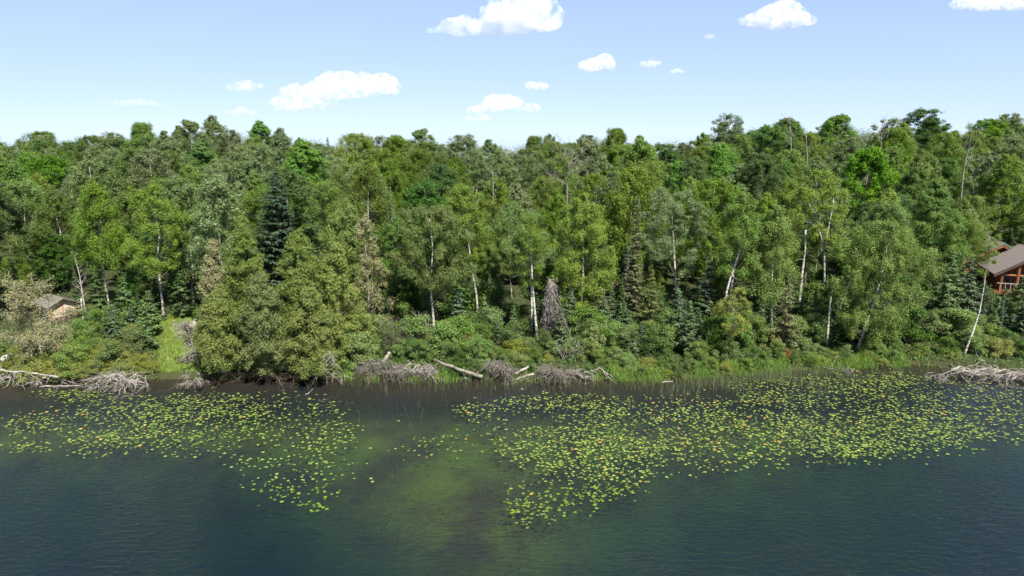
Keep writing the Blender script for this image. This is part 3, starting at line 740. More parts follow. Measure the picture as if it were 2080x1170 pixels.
cedar('low cedar overhanging the water at the left of the clump', 452, 49.5, 585, 60, 85, zb=1.0, ncl=170, low=1.4)
cedar('low cedar overhanging the water in the middle of the clump', 540, 49.3, 550, 70, 86, zb=1.0, ncl=210, low=1.4)
cedar('low cedar overhanging the water at the right of the clump', 635, 49.4, 580, 66, 87, zb=1.0, ncl=190, low=1.4)
cedar('sparse grey cedar with bare twigs behind the clump', 752, 56, 428, 46, 88, mat='greycedar', ncl=80, nl=120)
cedar('small olive cedar on the bank right of hanging dead spruce', 1205, 52.5, 660, 22, 89, ncl=36, nl=110, cr=.4)

def leaning(name, label, pts, Y, seed, mat, n, Lp, nl, sag):
    b, P = tr_px(pts, Y); rng = np.random.default_rng(seed); tk, br = bare(seed, P[-1, 2] + 1, M['deadwood'], path=P, nprim=n, zb=.25, Lp=Lp, levels=3, r0=.085, upang=.15, sag=sag, kids=5)
    cw = MB(); co = np.empty(len(br.vertices) * 3, np.float32); br.vertices.foreach_get('co', co); co = co.reshape(-1, 3)
    c = co[rng.integers(0, len(co), nl)] + rng.normal(0, .16, (nl, 3))
    cw.leaves(c, rng.normal(0, .6, (nl, 3)) + [0, -.2, .7], .13 * rng.uniform(.6, 1.3, nl), .5, rng)
    HERO.append((b[0], b[1])); plant(name, (tk, br, cw.build('crown', M[mat])), b[0], b[1], label=label, sink=.1, cat='tree')
leaning('cedar_tree', 'half dead grey cedar with bare branches leaning over the left shore', [(92, 728), (78, 695), (62, 655), (42, 610), (28, 575)], 50.8, 91, 'greycedar', 26, .40, 15000, .02)
leaning('cedar_tree', 'grey dying cedar leaning left beside the grass clearing', [(408, 768), (398, 722), (387, 685), (376, 648)], 50.2, 92, 'needle_dead', 11, .24, 2400, .10)

# ------------------------------------------------------------------ the wooded hillside: every tree an object, copies share their meshes
B = dict(
    birch=[decid(100 + i, 12, r, 2.2, M['birch'], M['birchbark'], ncl=n, nl=150, leaf=.145, prof=p, droop=.5, cr=.72, r0=.085, flat=.95) for i, (r, n, p) in enumerate(((2.9, 170, 'egg'), (3.3, 190, 'round'), (2.6, 150, 'flame')))],
    highbirch=[decid(105 + i, 12, r, 4.6, M['birch'], M['birchbark'], ncl=n, nl=150, leaf=.13, prof=p, droop=.5, cr=.70, r0=.085, flat=.95) for i, (r, n, p) in enumerate(((2.6, 125, 'egg'), (2.9, 140, 'round'), (2.4, 110, 'flame')))],
    aspen=[decid(110 + i, 12, r, z, M['aspen'], M['aspenbark'], ncl=n, nl=140, leaf=.15, prof=p, cr=.72, r0=.10, flat=.95) for i, (r, n, p, z) in enumerate(((2.7, 150, 'egg', 3.0), (3.1, 175, 'round', 2.6), (2.5, 140, 'flame', 3.0), (2.8, 90, 'vase', 4)))],
    maple=[decid(120 + i, 12, r, 1.8, M['maple'], M['greybark'], ncl=n, nl=150, leaf=.165, prof=p, cr=.82, flat=.85) for i, (r, n, p) in enumerate(((3.5, 190, 'round'), (3.1, 170, 'egg'), (3.2, 170, 'flame')))],
    dark=[decid(130, 12, 3.2, 2.0, M['dark'], M['greybark'], ncl=165, nl=140, leaf=.16, prof='round', cr=.82)],
    spruce=[conifer(140 + i, 12, r, 1.0, M['spruce'], M['brownbark'], ns=30, droop=d) for i, (r, d) in enumerate(((2.0, .3), (1.5, .4)))],
    fir=[conifer(145, 12, 1.9, .8, M['fir'], M['brownbark'], ns=30, droop=.2)],
)
SAPLING = [conifer(150 + i, 4, 1.15, .15, M[k], M['brownbark'], dz=.3, ns=26, droop=.16) for i, k in enumerate(('fir', 'spruce'))]
VIEW = [(580, 66, 65), (1286, 30, 60.5), (1673, 55, 65), (1637, 22, 64), (1900, 70, 68), (325, 55, 62), (1365, 50, 66), (170, 30, 63)]
LOWER = [(1540, 55, 92), (1150, 80, 82), (1955, 40, 86), (1000, 30, 84)]
KIND = dict(highbirch=('birch_tree', ['long stemmed birch', 'long stemmed round birch', 'long stemmed narrow birch']), birch=('birch_tree', ['oval birch', 'full rounded birch', 'narrow birch']), aspen=('aspen_tree', ['flat topped aspen', 'rounded aspen', 'slim aspen', 'thin crowned aspen']),
            maple=('maple_tree', ['broad bright maple', 'oval bright maple', 'tapering bright maple']), dark=('maple_tree', ['dark leaved maple']),
            spruce=('spruce_tree', ['dark spruce', 'thin spruce']), fir=('fir_tree', ['green fir']))
def forest():
    rng = np.random.default_rng(2024)
    pts = [(hx, hy, 2.6) for hx, hy in HERO]
    out = []
    tries = 0
    while tries < 16000 and len(out) < 292:
        tries += 1
        Y = 58 + 112 * rng.random() ** .9
        xm = .76 * Y + 5; x = rng.uniform(-xm, xm)
        px, py = proj(x, Y, gz(x, Y) + 2)
        if px < -40 or px > 2120: continue
        if Y < shore(x) + 7.5: continue
        if 50 < px < 165 and Y < SHEDY + 2.5: continue
        if px <= 50 and Y < 60: continue
        if 330 < px < 425 and Y < 67: continue
        if px > 1968 and Y < 79: continue
        if any(abs(px - a) < b + 36 and Y < c for a, b, c in VIEW): continue
        sp = 4.1 + (Y - 58) * .040
        if any((x - a) ** 2 + (Y - b) ** 2 < max(c, sp if k >= len(HERO) else 2.6) ** 2 for k, (a, b, c) in enumerate(pts)): continue
        pts.append((x, Y, sp)); out.append((x, Y, px))
    for x, Y, px in out:
        u = rng.random(); far = (Y - 58) / 112
        if px < 650: w = dict(birch=.26, aspen=.42, maple=.16, dark=.06, spruce=.05, fir=.05)
        elif px < 1330: w = dict(birch=.48, aspen=.26, maple=.10, dark=.04, spruce=.07, fir=.05)
        else: w = dict(birch=.30, aspen=.22, maple=.30, dark=.07, spruce=.06, fir=.05)
        if Y < 76: w = dict(w, highbirch=w['birch'] * .9, birch=w['birch'] * .7, aspen=w['aspen'] * .5, spruce=.16, fir=.26)
        if far > .6: w = dict(w, aspen=w['aspen'] + .25)
        ks = list(w); p = np.array([w[k] for k in ks]); k = ks[rng.choice(len(ks), p=p / p.sum())]
        i = rng.integers(len(B[k]))
        h = rng.normal(1.0, .10 + .06 * far) * (1.0 if Y > 64 else .93)
        if k in ('spruce', 'fir'): h *= rng.uniform(.65, .95) if Y > 74 else rng.uniform(.42, .8)
        if any(abs(px - a) < b + 30 and Y < c for a, b, c in LOWER): h *= .78
        wd = h * rng.uniform(.92, 1.15) * (1 + .28 * far)
        row = 'front row' if Y < 66 else 'second rank' if Y < 78 else 'mid slope' if Y < 100 else 'upper slope' if Y < 128 else 'ridge'
        plant(KIND[k][0], B[k][i], x, Y, (wd, wd, h), rng.random() * 6.283, group='trees of the wooded hillside', auto=(KIND[k][1][i], row))
forest()
def understorey():
    rng = np.random.default_rng(404); got = []
    for _ in range(4000):
        if len(got) >= 150: break
        Y = rng.uniform(60, 92); x = rng.uniform(-1, 1) * (.76 * Y + 3); px, py = proj(x, Y, gz(x, Y) + 2)
        if 50 < px < 165 and Y < SHEDY + 2.5 or 340 < px < 425 and Y < 66 or px < 50 and Y < 57: continue
        if px > 1960 and 63 < Y < 80: continue
        if any((x - a) ** 2 + (Y - b) ** 2 < 2.7 ** 2 for a, b in got): continue
        got.append((x, Y)); h = rng.uniform(.30, .52) * (.8 if px > 1960 else 1)
        k = rng.choice(['fir', 'spruce', 'birch', 'dark'], p=[.38, .22, .22, .18]); i = rng.integers(len(B[k]))
        row = 'behind the front row' if Y < 70 else 'low on the slope'
        plant(KIND[k][0], B[k][i], x, Y, (h * 1.25, h * 1.25, h), rng.random() * 6.283, group='young trees under the wood', auto=('low ' + KIND[k][1][i].replace('full ', ''), row))
understorey()

def far_wood():
    rng = np.random.default_rng(31); tk, cw = MB(), MB()
    for i in range(270):
        Y = rng.uniform(166, 300); x = rng.uniform(-1, 1) * (.80 * Y + 8); z = gz(x, Y); H = rng.uniform(9.5, 13); R = rng.uniform(2.8, 4.2)
        tk.tube([(x, y_, z_) for y_, z_ in ((Y, z), (Y, z + H * .4), (Y, z + H * .8))], [.14, .11, .05], 5, False)
        n = 1000; d = rng.normal(size=(n, 3)); d /= np.linalg.norm(d, axis=1)[:, None]
        c = d * rng.uniform(.55, .95, (n, 1)) * [R, R, H * .36] * (1 + .25 * np.sin(d[:, :1] * 5 + i) * np.sin(d[:, 2:] * 6)) + [x, Y, z + H * .62]
        cw.leaves(c, d + [0, 0, .5] + rng.normal(0, .4, (n, 3)), rng.uniform(.26, .48, n), .7, rng)
    struct(link('far_wood_stems', tk.build('far_wood_stems', M['aspenbark'])), 'stuff', 'stems of the wood running on beyond the ridge')
    struct(link('far_wood', cw.build('far_wood', M['aspen'])), 'stuff', 'green mass of the wood running on beyond the ridge')
far_wood()

# ------------------------------------------------------------------ bank shrubs
SH = dict(shrub=[shrub(200 + i, 2.2, r, M['shrub'], M['greybark'], n) for i, (r, n) in enumerate(((1.15, 30), (1.4, 34), (1.0, 24)))],
          oliveshrub=[shrub(210 + i, 1.5, 1.35, M['oliveshrub'], M['deadwood'], 34, 120, .11, .38) for i in range(2)],
          darkshrub=[shrub(220 + i, 2.2, 1.2, M['darkshrub'], M['greybark'], 28) for i in range(2)])
SHW = dict(shrub=['leafy green shrub', 'spreading green shrub', 'small green shrub'], oliveshrub=['low olive shrub', 'loose olive shrub'], darkshrub=['dark green shrub', 'shaded green shrub'])
def shrubs():
    rng = np.random.default_rng(77)
    def put(px, Y, k, s, row):
        x = x_at(px, Y, 1)
        i = rng.integers(len(SH[k]))
        plant('shrub', SH[k][i], x, Y, (s * rng.uniform(.9, 1.2), s * rng.uniform(.9, 1.2), s * rng.uniform(.85, 1.15)), rng.random() * 6.283, cat='shrub', group='shrubs along the bank', auto=(SHW[k][i], row), sink=.1)
    for px in np.arange(-10, 2100, 21):
        for j, (d, row) in enumerate(((.75, 'overhanging the water'), (2.4, 'at the water edge'), (5.0, 'behind the water edge'), (8.2, 'under the trees'), (12.5, 'deep under the trees'))):
            q = px + rng.uniform(-9, 9) + j * 7
            Y = shore(x_at(q, 50)) + d + rng.uniform(-.6, .9)
            if (300 if j < 3 else 322) < q < 412: continue
            if j == 0:
                if q > 1960 or 415 < q < 700 or rng.random() < (.55 if 720 < q < 1230 else .35): continue
                put(q, Y, 'oliveshrub' if q < 322 or rng.random() < .2 else rng.choice(['shrub', 'darkshrub']), rng.uniform(.32, .55) if q > 322 else rng.uniform(.5, .8), row); continue
            j -= 1
            if j >= 1 and q > 180 and rng.random() < (.24 if j == 1 else .45):
                x = x_at(q, Y, 1); i = rng.integers(2); sc = rng.uniform(.55, 1.15)
                plant('fir_sapling', SAPLING[i], x, Y, sc, rng.random() * 6.283, cat='tree', group='young firs under the trees', auto=(['green young fir', 'dark young spruce'][i], row), sink=.05); continue
            if 55 < q < 150 and j >= 1: continue
            if q < 322:
                if j >= 2 and q < 150: continue
                if rng.random() < .18: continue
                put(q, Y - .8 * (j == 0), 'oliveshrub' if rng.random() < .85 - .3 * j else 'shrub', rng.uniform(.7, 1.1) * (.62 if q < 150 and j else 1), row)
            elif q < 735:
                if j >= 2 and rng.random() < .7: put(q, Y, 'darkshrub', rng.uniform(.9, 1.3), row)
            else:
                if j == 0 and (q < 890 or 1060 < q < 1200): Y += 1.2
                if j == 0 and q > 1230 and rng.random() < .35: continue
                if j >= 2 and rng.random() < .4: continue
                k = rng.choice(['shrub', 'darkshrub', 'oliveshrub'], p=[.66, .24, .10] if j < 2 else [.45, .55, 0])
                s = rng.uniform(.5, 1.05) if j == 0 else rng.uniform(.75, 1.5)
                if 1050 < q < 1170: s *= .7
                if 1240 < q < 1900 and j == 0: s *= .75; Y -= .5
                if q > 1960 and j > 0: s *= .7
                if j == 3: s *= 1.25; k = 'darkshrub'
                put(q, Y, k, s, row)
    for q, d, s, lab in ((700, 1.6, 1.15, 'bright green shrub right of the cedar clump'), (735, 1.8, 1.3, 'tall green shrub beside the dark brush pile'), (722, 3.2, 1.5, 'tallest green shrub between cedar clump and branch thicket')):
        x = x_at(q, 51); Y = shore(x) + d
        plant('shrub', SH['shrub'][0], x, Y, s, q, cat='shrub', label=lab, group='shrubs along the bank', sink=.1)
    x = x_at(1600, 52.5); rb = shrub(231, .7, .5, M['redleaf'], M['greybark'], 8, 70, .09, .22)
    plant('shrub', rb, x, 52.4, .9, 0, cat='shrub', label='small rust red dying bush at the foot of the ragged spruce', z=gz(x, 52.4) + .25)
shrubs()

# ------------------------------------------------------------------ driftwood, roots, logs
def rooty(name, label, px, py, seed, n, spread, height, mat='root', cat='driftwood', dirx=0., droop=.6, rr=.022, depth=.8, core=True, dY=0., style='tangle'):
    b = on_z(px, py); b[1] += dY; b[2] = 0.0
    rng = np.random.default_rng(seed); mb = MB(); cr = MB(); n = int(n * 1.4); rr *= .72; b[1] -= .25
    if style == 'limbs':
        def grow(a, d, L, r, lev):
            t = np.linspace(0, 1, 6)[:, None]; p = a + d * L * t + np.cumsum(rng.normal(0, .06 * L, (6, 3)), 0) * t; p[:, 2] -= droop * .22 * L * t[:, 0] ** 2
            p[:, 2] = np.where(p[:, 2] < 0, p[:, 2] * .15 - .02, p[:, 2]); mb.tube(p, np.linspace(r, r * .4, 6), 5 if lev == 3 else 3, False)
            if lev == 1: return
            for _ in range(6 if lev == 3 else 4):
                k = rng.integers(1, 6); nd = d + rng.normal(0, .6, 3) * [1, .8, .7]; nd /= np.linalg.norm(nd); grow(p[k], nd, L * rng.uniform(.3, .62), max(.007, r * .55), lev - 1)
        for i in range(max(5, n // 14)):
            u = rng.uniform(-1, 1); a = np.array([u * spread * .75, depth * rng.uniform(-.1, .6), height * rng.uniform(.35, 1.0) * (1 - .4 * u * u)])
            d = np.array([rng.normal(dirx, .75), -rng.uniform(.2, .8), rng.uniform(-.55, .25)]); d /= np.linalg.norm(d)
            grow(a, d, spread * rng.uniform(.28, .6), rr * rng.uniform(1.2, 2.4), 3)
        n = n // 4
    nodes = np.stack([rng.normal(0, spread * .42, 9), rng.normal(0, depth * .4, 9), height * rng.uniform(.25, 1.0, 9)], 1)
    nodes[:, 2] *= np.clip(1.15 - (np.abs(nodes[:, 0]) / (spread * .9)) ** 2, .25, 1)
    for i in range(n):
        o = nodes[rng.integers(9)] + rng.normal(0, .10, 3) * [spread, depth, height * .8]
        d = rng.normal(0, 1, 3) * [1.0, .6, .45] + [dirx + .35 * np.sign(o[0]), -.35, -.12]; d /= np.linalg.norm(d)
        L = (rng.random() ** 1.6 * .8 + .2) * spread * .75
        t = np.linspace(0, 1, 6)[:, None]
        p = o + d * L * t + np.array([0, 0, -1.]) * droop * .6 * L * t ** 2 * rng.uniform(.1, 1.2) + np.cumsum(rng.normal(0, .07 * L, (6, 3)), 0) * t
        p[:, 2] = np.where(p[:, 2] < 0, p[:, 2] * .15 - .02, p[:, 2])
        r = rr * rng.uniform(.35, 1.5) * (2.2 if rng.random() < .06 else 1); mb.tube(p, np.linspace(r, r * .35, 6), 4, False)
        for _ in range(2):
            k = rng.integers(1, 5); e = p[k] + rng.normal(0, .22, 3) * L + np.array([0, 0, -.08 * L]); e[2] = max(e[2], -.08)
            stick(mb, p[k], e, r * .55, rng, .3, 0, 4, 3)
    ms = [mb.build('branches', M[mat])]
    if core:
        for i in range(14):
            c = np.array([rng.normal(0, spread * .28), rng.normal(.15, depth * .3), 0]); a = rng.uniform(-.9, .9)
            h = height * rng.uniform(.4, .85); e = np.array([math.cos(a), math.sin(a) * .6, 0]) * spread * .35
            cr.tube([c - e + [0, 0, h * .5], c + [0, 0, h], c + e + [0, 0, h * .45]], [.03, .05, .03], 6)
        ms.append(cr.build('stems', M['root'] if mat == 'root' else M[mat], True))
    o = link(name, None, None, b); tag(o, label, cat, 'driftwood and roots along the shore')
    for me in ms: link(me.name.split('.')[0], me, o)
    return o
rooty('brush_pile', 'bleached fallen branches at the far left shore', 45, 777, 301, 95, 2.6, .95, 'deadwood', rr=.028, style='limbs')
rooty('root_mass', 'grey exposed branch mass below the olive shrubs left of clearing', 250, 786, 302, 150, 2.7, 1.15, 'deadwood', rr=.024, droop=.8, style='limbs')
rooty('root_fan', 'pale root fan at the foot of the grey leaning cedar', 397, 786, 303, 70, 1.1, 1.4, 'deadwood', rr=.020, droop=1.2, depth=.5, core=False, style='limbs')
rooty('root_fan', 'tall pale fan of dead branches at right end of cedar clump', 677, 778, 304, 80, 1.05, 2.6, 'deadwood', rr=.020, droop=1.5, depth=.4, core=False, style='limbs')
rooty('brush_pile', 'dark brush pile with a stump right of the cedar clump', 780, 767, 305, 190, 2.2, 1.5, 'root', rr=.020)
rooty('brush_pile', 'pale branch heap under the upper end of the fallen log', 858, 768, 306, 110, 1.9, 1.45, 'deadwood', rr=.022, droop=.8, style='limbs')
rooty('root_plate', 'upturned dark root plate at the lower end of the fallen log', 1015, 772, 307, 190, 1.6, 1.75, 'root', rr=.018, droop=.9)
rooty('brush_pile', 'low dark brush pile right of the upturned root plate', 1120, 770, 308, 150, 2.4, 1.0, 'root', rr=.020)
rooty('brush_pile', 'low heap of pale sticks where brush meets bank grass', 1175, 768, 309, 70, 1.6, .8, 'deadwood', rr=.018, style='limbs')
rooty('brush_pile', 'long silver grey tangle of branches on the right shore', 1985, 764, 310, 150, 3.2, .95, 'deadwood', rr=.026, droop=.5, style='limbs')
rooty('brush_pile', 'pale tangle of branches at the right edge of the view', 2065, 772, 311, 90, 2.2, .85, 'deadwood', rr=.026, droop=.5, style='limbs')
rooty('driftwood', 'small bleached driftwood clump in the shallows', 1724, 755, 312, 26, .75, .45, 'deadwood', rr=.026, core=False, style='limbs')
rooty('root_mass', 'shaded dark roots under the overhanging cedars', 540, 783, 313, 90, 4.4, .7, 'brownbark', rr=.014, core=False, dY=1.3)

def log(name, label, pts, r0, r1, mat='deadwood', twigs=0, seed=1, cat='log'):
    """pts: (px, py, Y)"""
    W = np.array([at(*p) for p in pts]); b = W.mean(0); P = W - b; rng = np.random.default_rng(seed)
    t = np.linspace(0, 1, len(P)); tn = np.linspace(0, 1, 9)
    Q = np.stack([np.interp(tn, t, P[:, i]) for i in range(3)], 1) + rng.normal(0, .035, (9, 3))
    mb = MB(); mb.tube(Q, np.linspace(r0, r1, 9), 9); o = link(name, None, None, b); tag(o, label, cat)
    link('stem', mb.build('stem', M[mat], True), o)
    if twigs:
        tw = MB()
        for i in range(twigs):
            k = rng.integers(1, 8); stick(tw, Q[k], Q[k] + np.array([rng.normal(0, .5), rng.normal(-.2, .3), -rng.uniform(.2, 1.0)]), .022, rng, .2)
        link('twigs', tw.build('twigs', M[mat]), o)
Ys = lambda px: float(shore(x_at(px, 50, 0)))
log('fallen_log', 'long grey fallen log sloping down to the root plate', [(880, 730, Ys(880) + .5), (930, 749, Ys(930) + .1), (980, 767, Ys(980) - .1)], .10, .14, 'limb', 8, 3)
log('fallen_log', 'grey log lying across the bleached branches at far left', [(0, 752, Ys(0) + .3), (60, 757, Ys(60)), (118, 765, Ys(118) - .3)], .07, .05, 'deadwood', 10, 4)
log('floating_log', 'thin pale log floating on the water at the left', [(82, 785, 47.2), (120, 784, 47.3), (162, 782, 47.5)], .06, .04, 'deadwood', 3, 5)
log('stump', 'short pale stump tilted on the dark brush pile', [(776, 738, Ys(780) + .6), (784, 727, Ys(780) + .7), (793, 716, Ys(780) + .8)], .15, .13, 'deadwood', 0, 6, 'stump')
log('fallen_log', 'weathered log end pointing right beside the root plate', [(1045, 760, Ys(1045) + .1), (1063, 750, Ys(1045) + .4), (1080, 740, Ys(1045) + .8)], .09, .08, 'deadwood', 3, 7)
log('fallen_log', 'lower of two short log ends beside the root plate', [(1048, 771, Ys(1045) - .2), (1065, 765, Ys(1045)), (1084, 759, Ys(1045) + .2)], .08, .07, 'deadwood', 0, 8)
log('fallen_branch', 'thin pale branch reaching over the grass to the water', [(1195, 755, Ys(1200) + .3), (1218, 748, Ys(1210) + .3), (1246, 768, Ys(1240) - .2)], .035, .02, 'deadwood', 5, 9, 'branch')
log('fallen_branch', 'pale stick sloping from bank grass into the shallows', [(1675, 752, Ys(1680)), (1690, 742, Ys(1680) + .4), (1702, 722, Ys(1690) + .9)], .03, .02, 'deadwood', 3, 10, 'branch')
log('floating_log', 'short pale stick floating below the grassy bank', [(1345, 777, 47.6), (1356, 775, 47.7), (1368, 774, 47.8)], .05, .035, 'deadwood', 0, 11)
log('floating_log', 'reddish stick at the water edge left of the small driftwood', [(1670, 745, Ys(1680) - .2), (1685, 749, Ys(1680) - .4), (1698, 752, Ys(1690) - .6)], .05, .04, 'root', 0, 12)
log('floating_log', 'small pale stick tilting out of the dark water below cedars', [(620, 802, 45.6), (628, 797, 45.8), (635, 791, 46.0)], .03, .02, 'deadwood', 0, 13)

def thicket(label, px, Y, seed, n, H, R, mat='deadwood'):
    x = x_at(px, Y, 1); rng = np.random.default_rng(seed); mb = MB()
    for i in range(n):
        a = rng.random() * 6.283; r = R * math.sqrt(rng.random()); e = np.array([math.cos(a) * r, math.sin(a) * r, H * rng.uniform(.5, 1.05)])
        p = stick(mb, e * [.45, .45, 0], e, .022, rng, .18, 0, 6, 3)
        for _ in range(4): k = rng.integers(2, 6); stick(mb, p[k], p[k] + rng.normal(0, .35, 3) + [0, 0, .25], .012, rng, .2, 0, 4, 3)
    o = link('dead_shrub', None, None, (x, Y, gz(x, Y) - .1)); tag(o, label, 'shrub'); link('branches', mb.build('branches', M[mat]), o)
thicket('bleached leafless thicket at the foot of the leafy birch', 855, 53.6, 401, 46, 3.3, 1.0)
thicket('grey leafless thicket above the dark brush pile', 800, 53.4, 402, 60, 3.0, 1.5, 'root')
thicket('pale dry brush behind the low dark brush pile', 1160, 52.2, 403, 40, 1.6, 1.3)
thicket('bare white curved branches right of the tan shed', 135, 57, 404, 7, 2.0, 1.1)

def rocks():
    mat = paint('pale_rock', (.42, .40, .37), (.66, .64, .60), 3)
    for k, (px, py, Y, s, lab) in enumerate(((14, 730, 51.4, .75, 'large pale boulder at the left edge above the fallen branches'), (36, 705, 53.0, .4, 'small pale rock below the half dead cedar'), (100, 735, 51.0, .35, 'pale rock beside the base of half dead cedar'),
                                             (396, 652, 61, .45, 'pale rock on the left of the stony path'), (405, 645, 61.8, .5, 'larger pale rock at the top of the stony path'), (389, 660, 60, .3, 'small pale rock low on the stony path'))):
        rng = np.random.default_rng(500 + k); import bmesh
        bm = bmesh.new(); bmesh.ops.create_icosphere(bm, subdivisions=2, radius=1.0)
        for v in bm.verts:
            n = v.co.normalized(); f = 1 + .18 * math.sin(3 * n.x + k) + .14 * math.sin(4 * n.y + 2 * k) + rng.normal(0, .04)
            v.co = Vector((n.x * f * s, n.y * f * s * .75, n.z * f * s * .55))
        me = bpy.data.meshes.new('rock'); bm.to_mesh(me); bm.free(); me.materials.append(mat)
        x = x_at(px, Y, 1); o = link('rock', me, None, (x, Y, gz(x, Y) + s * .2), k); tag(o, lab, 'rock')
rocks()

# ------------------------------------------------------------------ grass, undergrowth, rushes (uncountable)
def blades(name, label, X, Y, Z0, h, w, lean, mat, seed):
    rng = np.random.default_rng(seed); n = len(X); a = rng.random(n) * 6.283; mb = MB()
    base = np.stack([X, Y, Z0], 1); sd = np.stack([np.cos(a), np.sin(a), 0 * a], 1) * (w / 2)[:, None]
    ln = rng.normal(0, 1, (n, 3)) * [1, 1, 0] * (lean * h)[:, None]; up = np.array([0, 0, 1.]) * h[:, None]
    mid = base + up * .55 + ln * .3; tip = base + up + ln
    V = np.stack([base - sd, base + sd, mid + sd * .7, mid - sd * .7, tip], 1).reshape(-1, 3)
    i = np.arange(n)[:, None] * 5
    mb.add(V, i + [[0, 1, 2, 3]], i + [[3, 2, 4]], np.repeat(rng.random(n), 5))
    o = link(name, mb.build(name, mat)); struct(o, 'stuff', label); return o
def grass():
    rng = np.random.default_rng(9)
    n = 17000; px = rng.uniform(1235, 1905, n); x = x_at(px, 50.5, .3); s = rng.uniform(-.2, 1, n) * 1.5
    y = shore(x) + s; keep = (np.sin(x * 1.9) + np.sin(x * .7 + 2) + rng.normal(0, .6, n)) > -.35
    x, y = x[keep], y[keep]
    blades('bank_grass', 'bright tall grass fringing the bank right of centre', x, y, np.maximum(ground(x, y), -.1), rng.uniform(.2, .62, len(x)) * (1 + .3 * np.sin(x * 2.7)), np.full(len(x), .035), np.full(len(x), .35), M['grass'], 1)
    n = 22000; Y = rng.uniform(49.5, 64, n); px = np.where(rng.random(n) < .6, rng.normal(364, 24, n), rng.uniform(60, 440, n)); x = x_at(px, Y, .7); k = (Y > shore(x) - .15 + .5 * rng.random(n)) & ((px > 300) | (Y > 52)) & ((px < 412) | (Y > 58)); x, y = x[k], Y[k]
    blades('clearing_grass', 'sunlit short grass of the small clearing left of the cedars', x, y, ground(x, y), rng.uniform(.10, .30, len(x)), np.full(len(x), .05), np.full(len(x), .35), M['lawn'], 2)
    n = 2600; px = rng.uniform(700, 1240, n); x = x_at(px, 50, .3); y = shore(x) + rng.normal(.05, .25, n); k = np.sin(x * 2.3) + np.sin(x * .9) > .2; x, y = x[k], y[k]
    blades('shore_grass', 'tufts of grass between the brush piles at the waterline', x, y, np.maximum(ground(x, y), -.1), rng.uniform(.25, .7, len(x)), np.full(len(x), .035), np.full(len(x), .25), M['grass'], 3)
    # rushes standing in the shallows
    n = 5000; px = rng.normal(1600, 150, n); x = x_at(px, 49, 0); y = shore(x) - np.abs(rng.normal(0, 1, n)) * 2.0 - .1
    k = (np.sin(x * 1.1 + y) + np.sin(x * .5 - y * 1.3) + rng.normal(0, .7, n)) > -.5; x, y = x[k], y[k]
    n2 = 900; x2 = x_at(rng.uniform(700, 1400, n2), 49, 0); y2 = shore(x2) - np.abs(rng.normal(0, 1.1, n2)) - .1
    n3 = 160; x3 = x_at(rng.uniform(600, 1500, n3), 44, 0); y3 = rng.uniform(40, 47, n3)
    x = np.concatenate([x, x2, x3]); y = np.concatenate([y, y2, y3])
    blades('rushes', 'thin rushes standing in the shallows along the bank', x, y, np.full(len(x), -.12), rng.uniform(.35, .85, len(x)), np.full(len(x), .016), np.full(len(x), .14), M['rush'], 4)
    n = 7000; x = rng.normal(-2, 6.5, n); y = rng.uniform(24, 44, n); k = (np.sin(x * .9 + 1) + np.sin(y * .8 - x * .4) + np.sin(x * 2.1 - y * 1.5) + rng.normal(0, .5, n)) > .5; x, y = x[k], y[k]; z = ground(x, y); k = z > -2.2; x, y, z = x[k], y[k], z[k]
    blades('submerged_weed', 'sunken water weed clumps in the clear shallows', x, y, z - .02, np.minimum(rng.uniform(.08, .28, len(x)), -z * .5), np.full(len(x), .05), np.full(len(x), .6), M['weed'], 5)
    # low leafy ground cover
    n = 52000; Y = 46.5 + 27 * rng.random(n) ** 1.35; px = rng.uniform(-20, 2110, n); x = x_at(px, Y, .7); k = (Y > shore(x) - .1) & ~((px > 322) & (px < 412) & (Y < 62)) & ~((px < 322) & (Y > 52) & (rng.random(n) < .6)); x, y = x[k], Y[k]
    mb = MB(); c = np.stack([x, y, ground(x, y) + .06 + .55 * rng.random(len(x)) ** 1.6 * (.55 + .45 * np.sin(x * 1.3) * np.sin(y * 1.7))], 1)
    mb.leaves(c, rng.normal(0, .5, c.shape) + [0, -.2, .9], .2 * rng.uniform(.6, 1.3, len(c)), .6, rng)
    struct(link('undergrowth', mb.build('undergrowth', M['under'])), 'stuff', 'low leafy ground cover on the bank and under the trees')
    mb = MB(); pm = paint('bare_earth', (.20, .13, .085), (.30, .21, .14), 2)
    P = np.array([at(px, py, Y) for px, py, Y in ((374, 655, 60), (386, 662, 59.6), (404, 655, 60.4), (414, 640, 63), (404, 632, 65), (382, 634, 64.6))]); P[:, 2] = ground(P[:, 0], P[:, 1]) + .07
    mb.prism(P, (0, 0, -.25)); struct(link('path', mb.build('path', pm)), label='bare brown earth path climbing from the clearing')
grass()

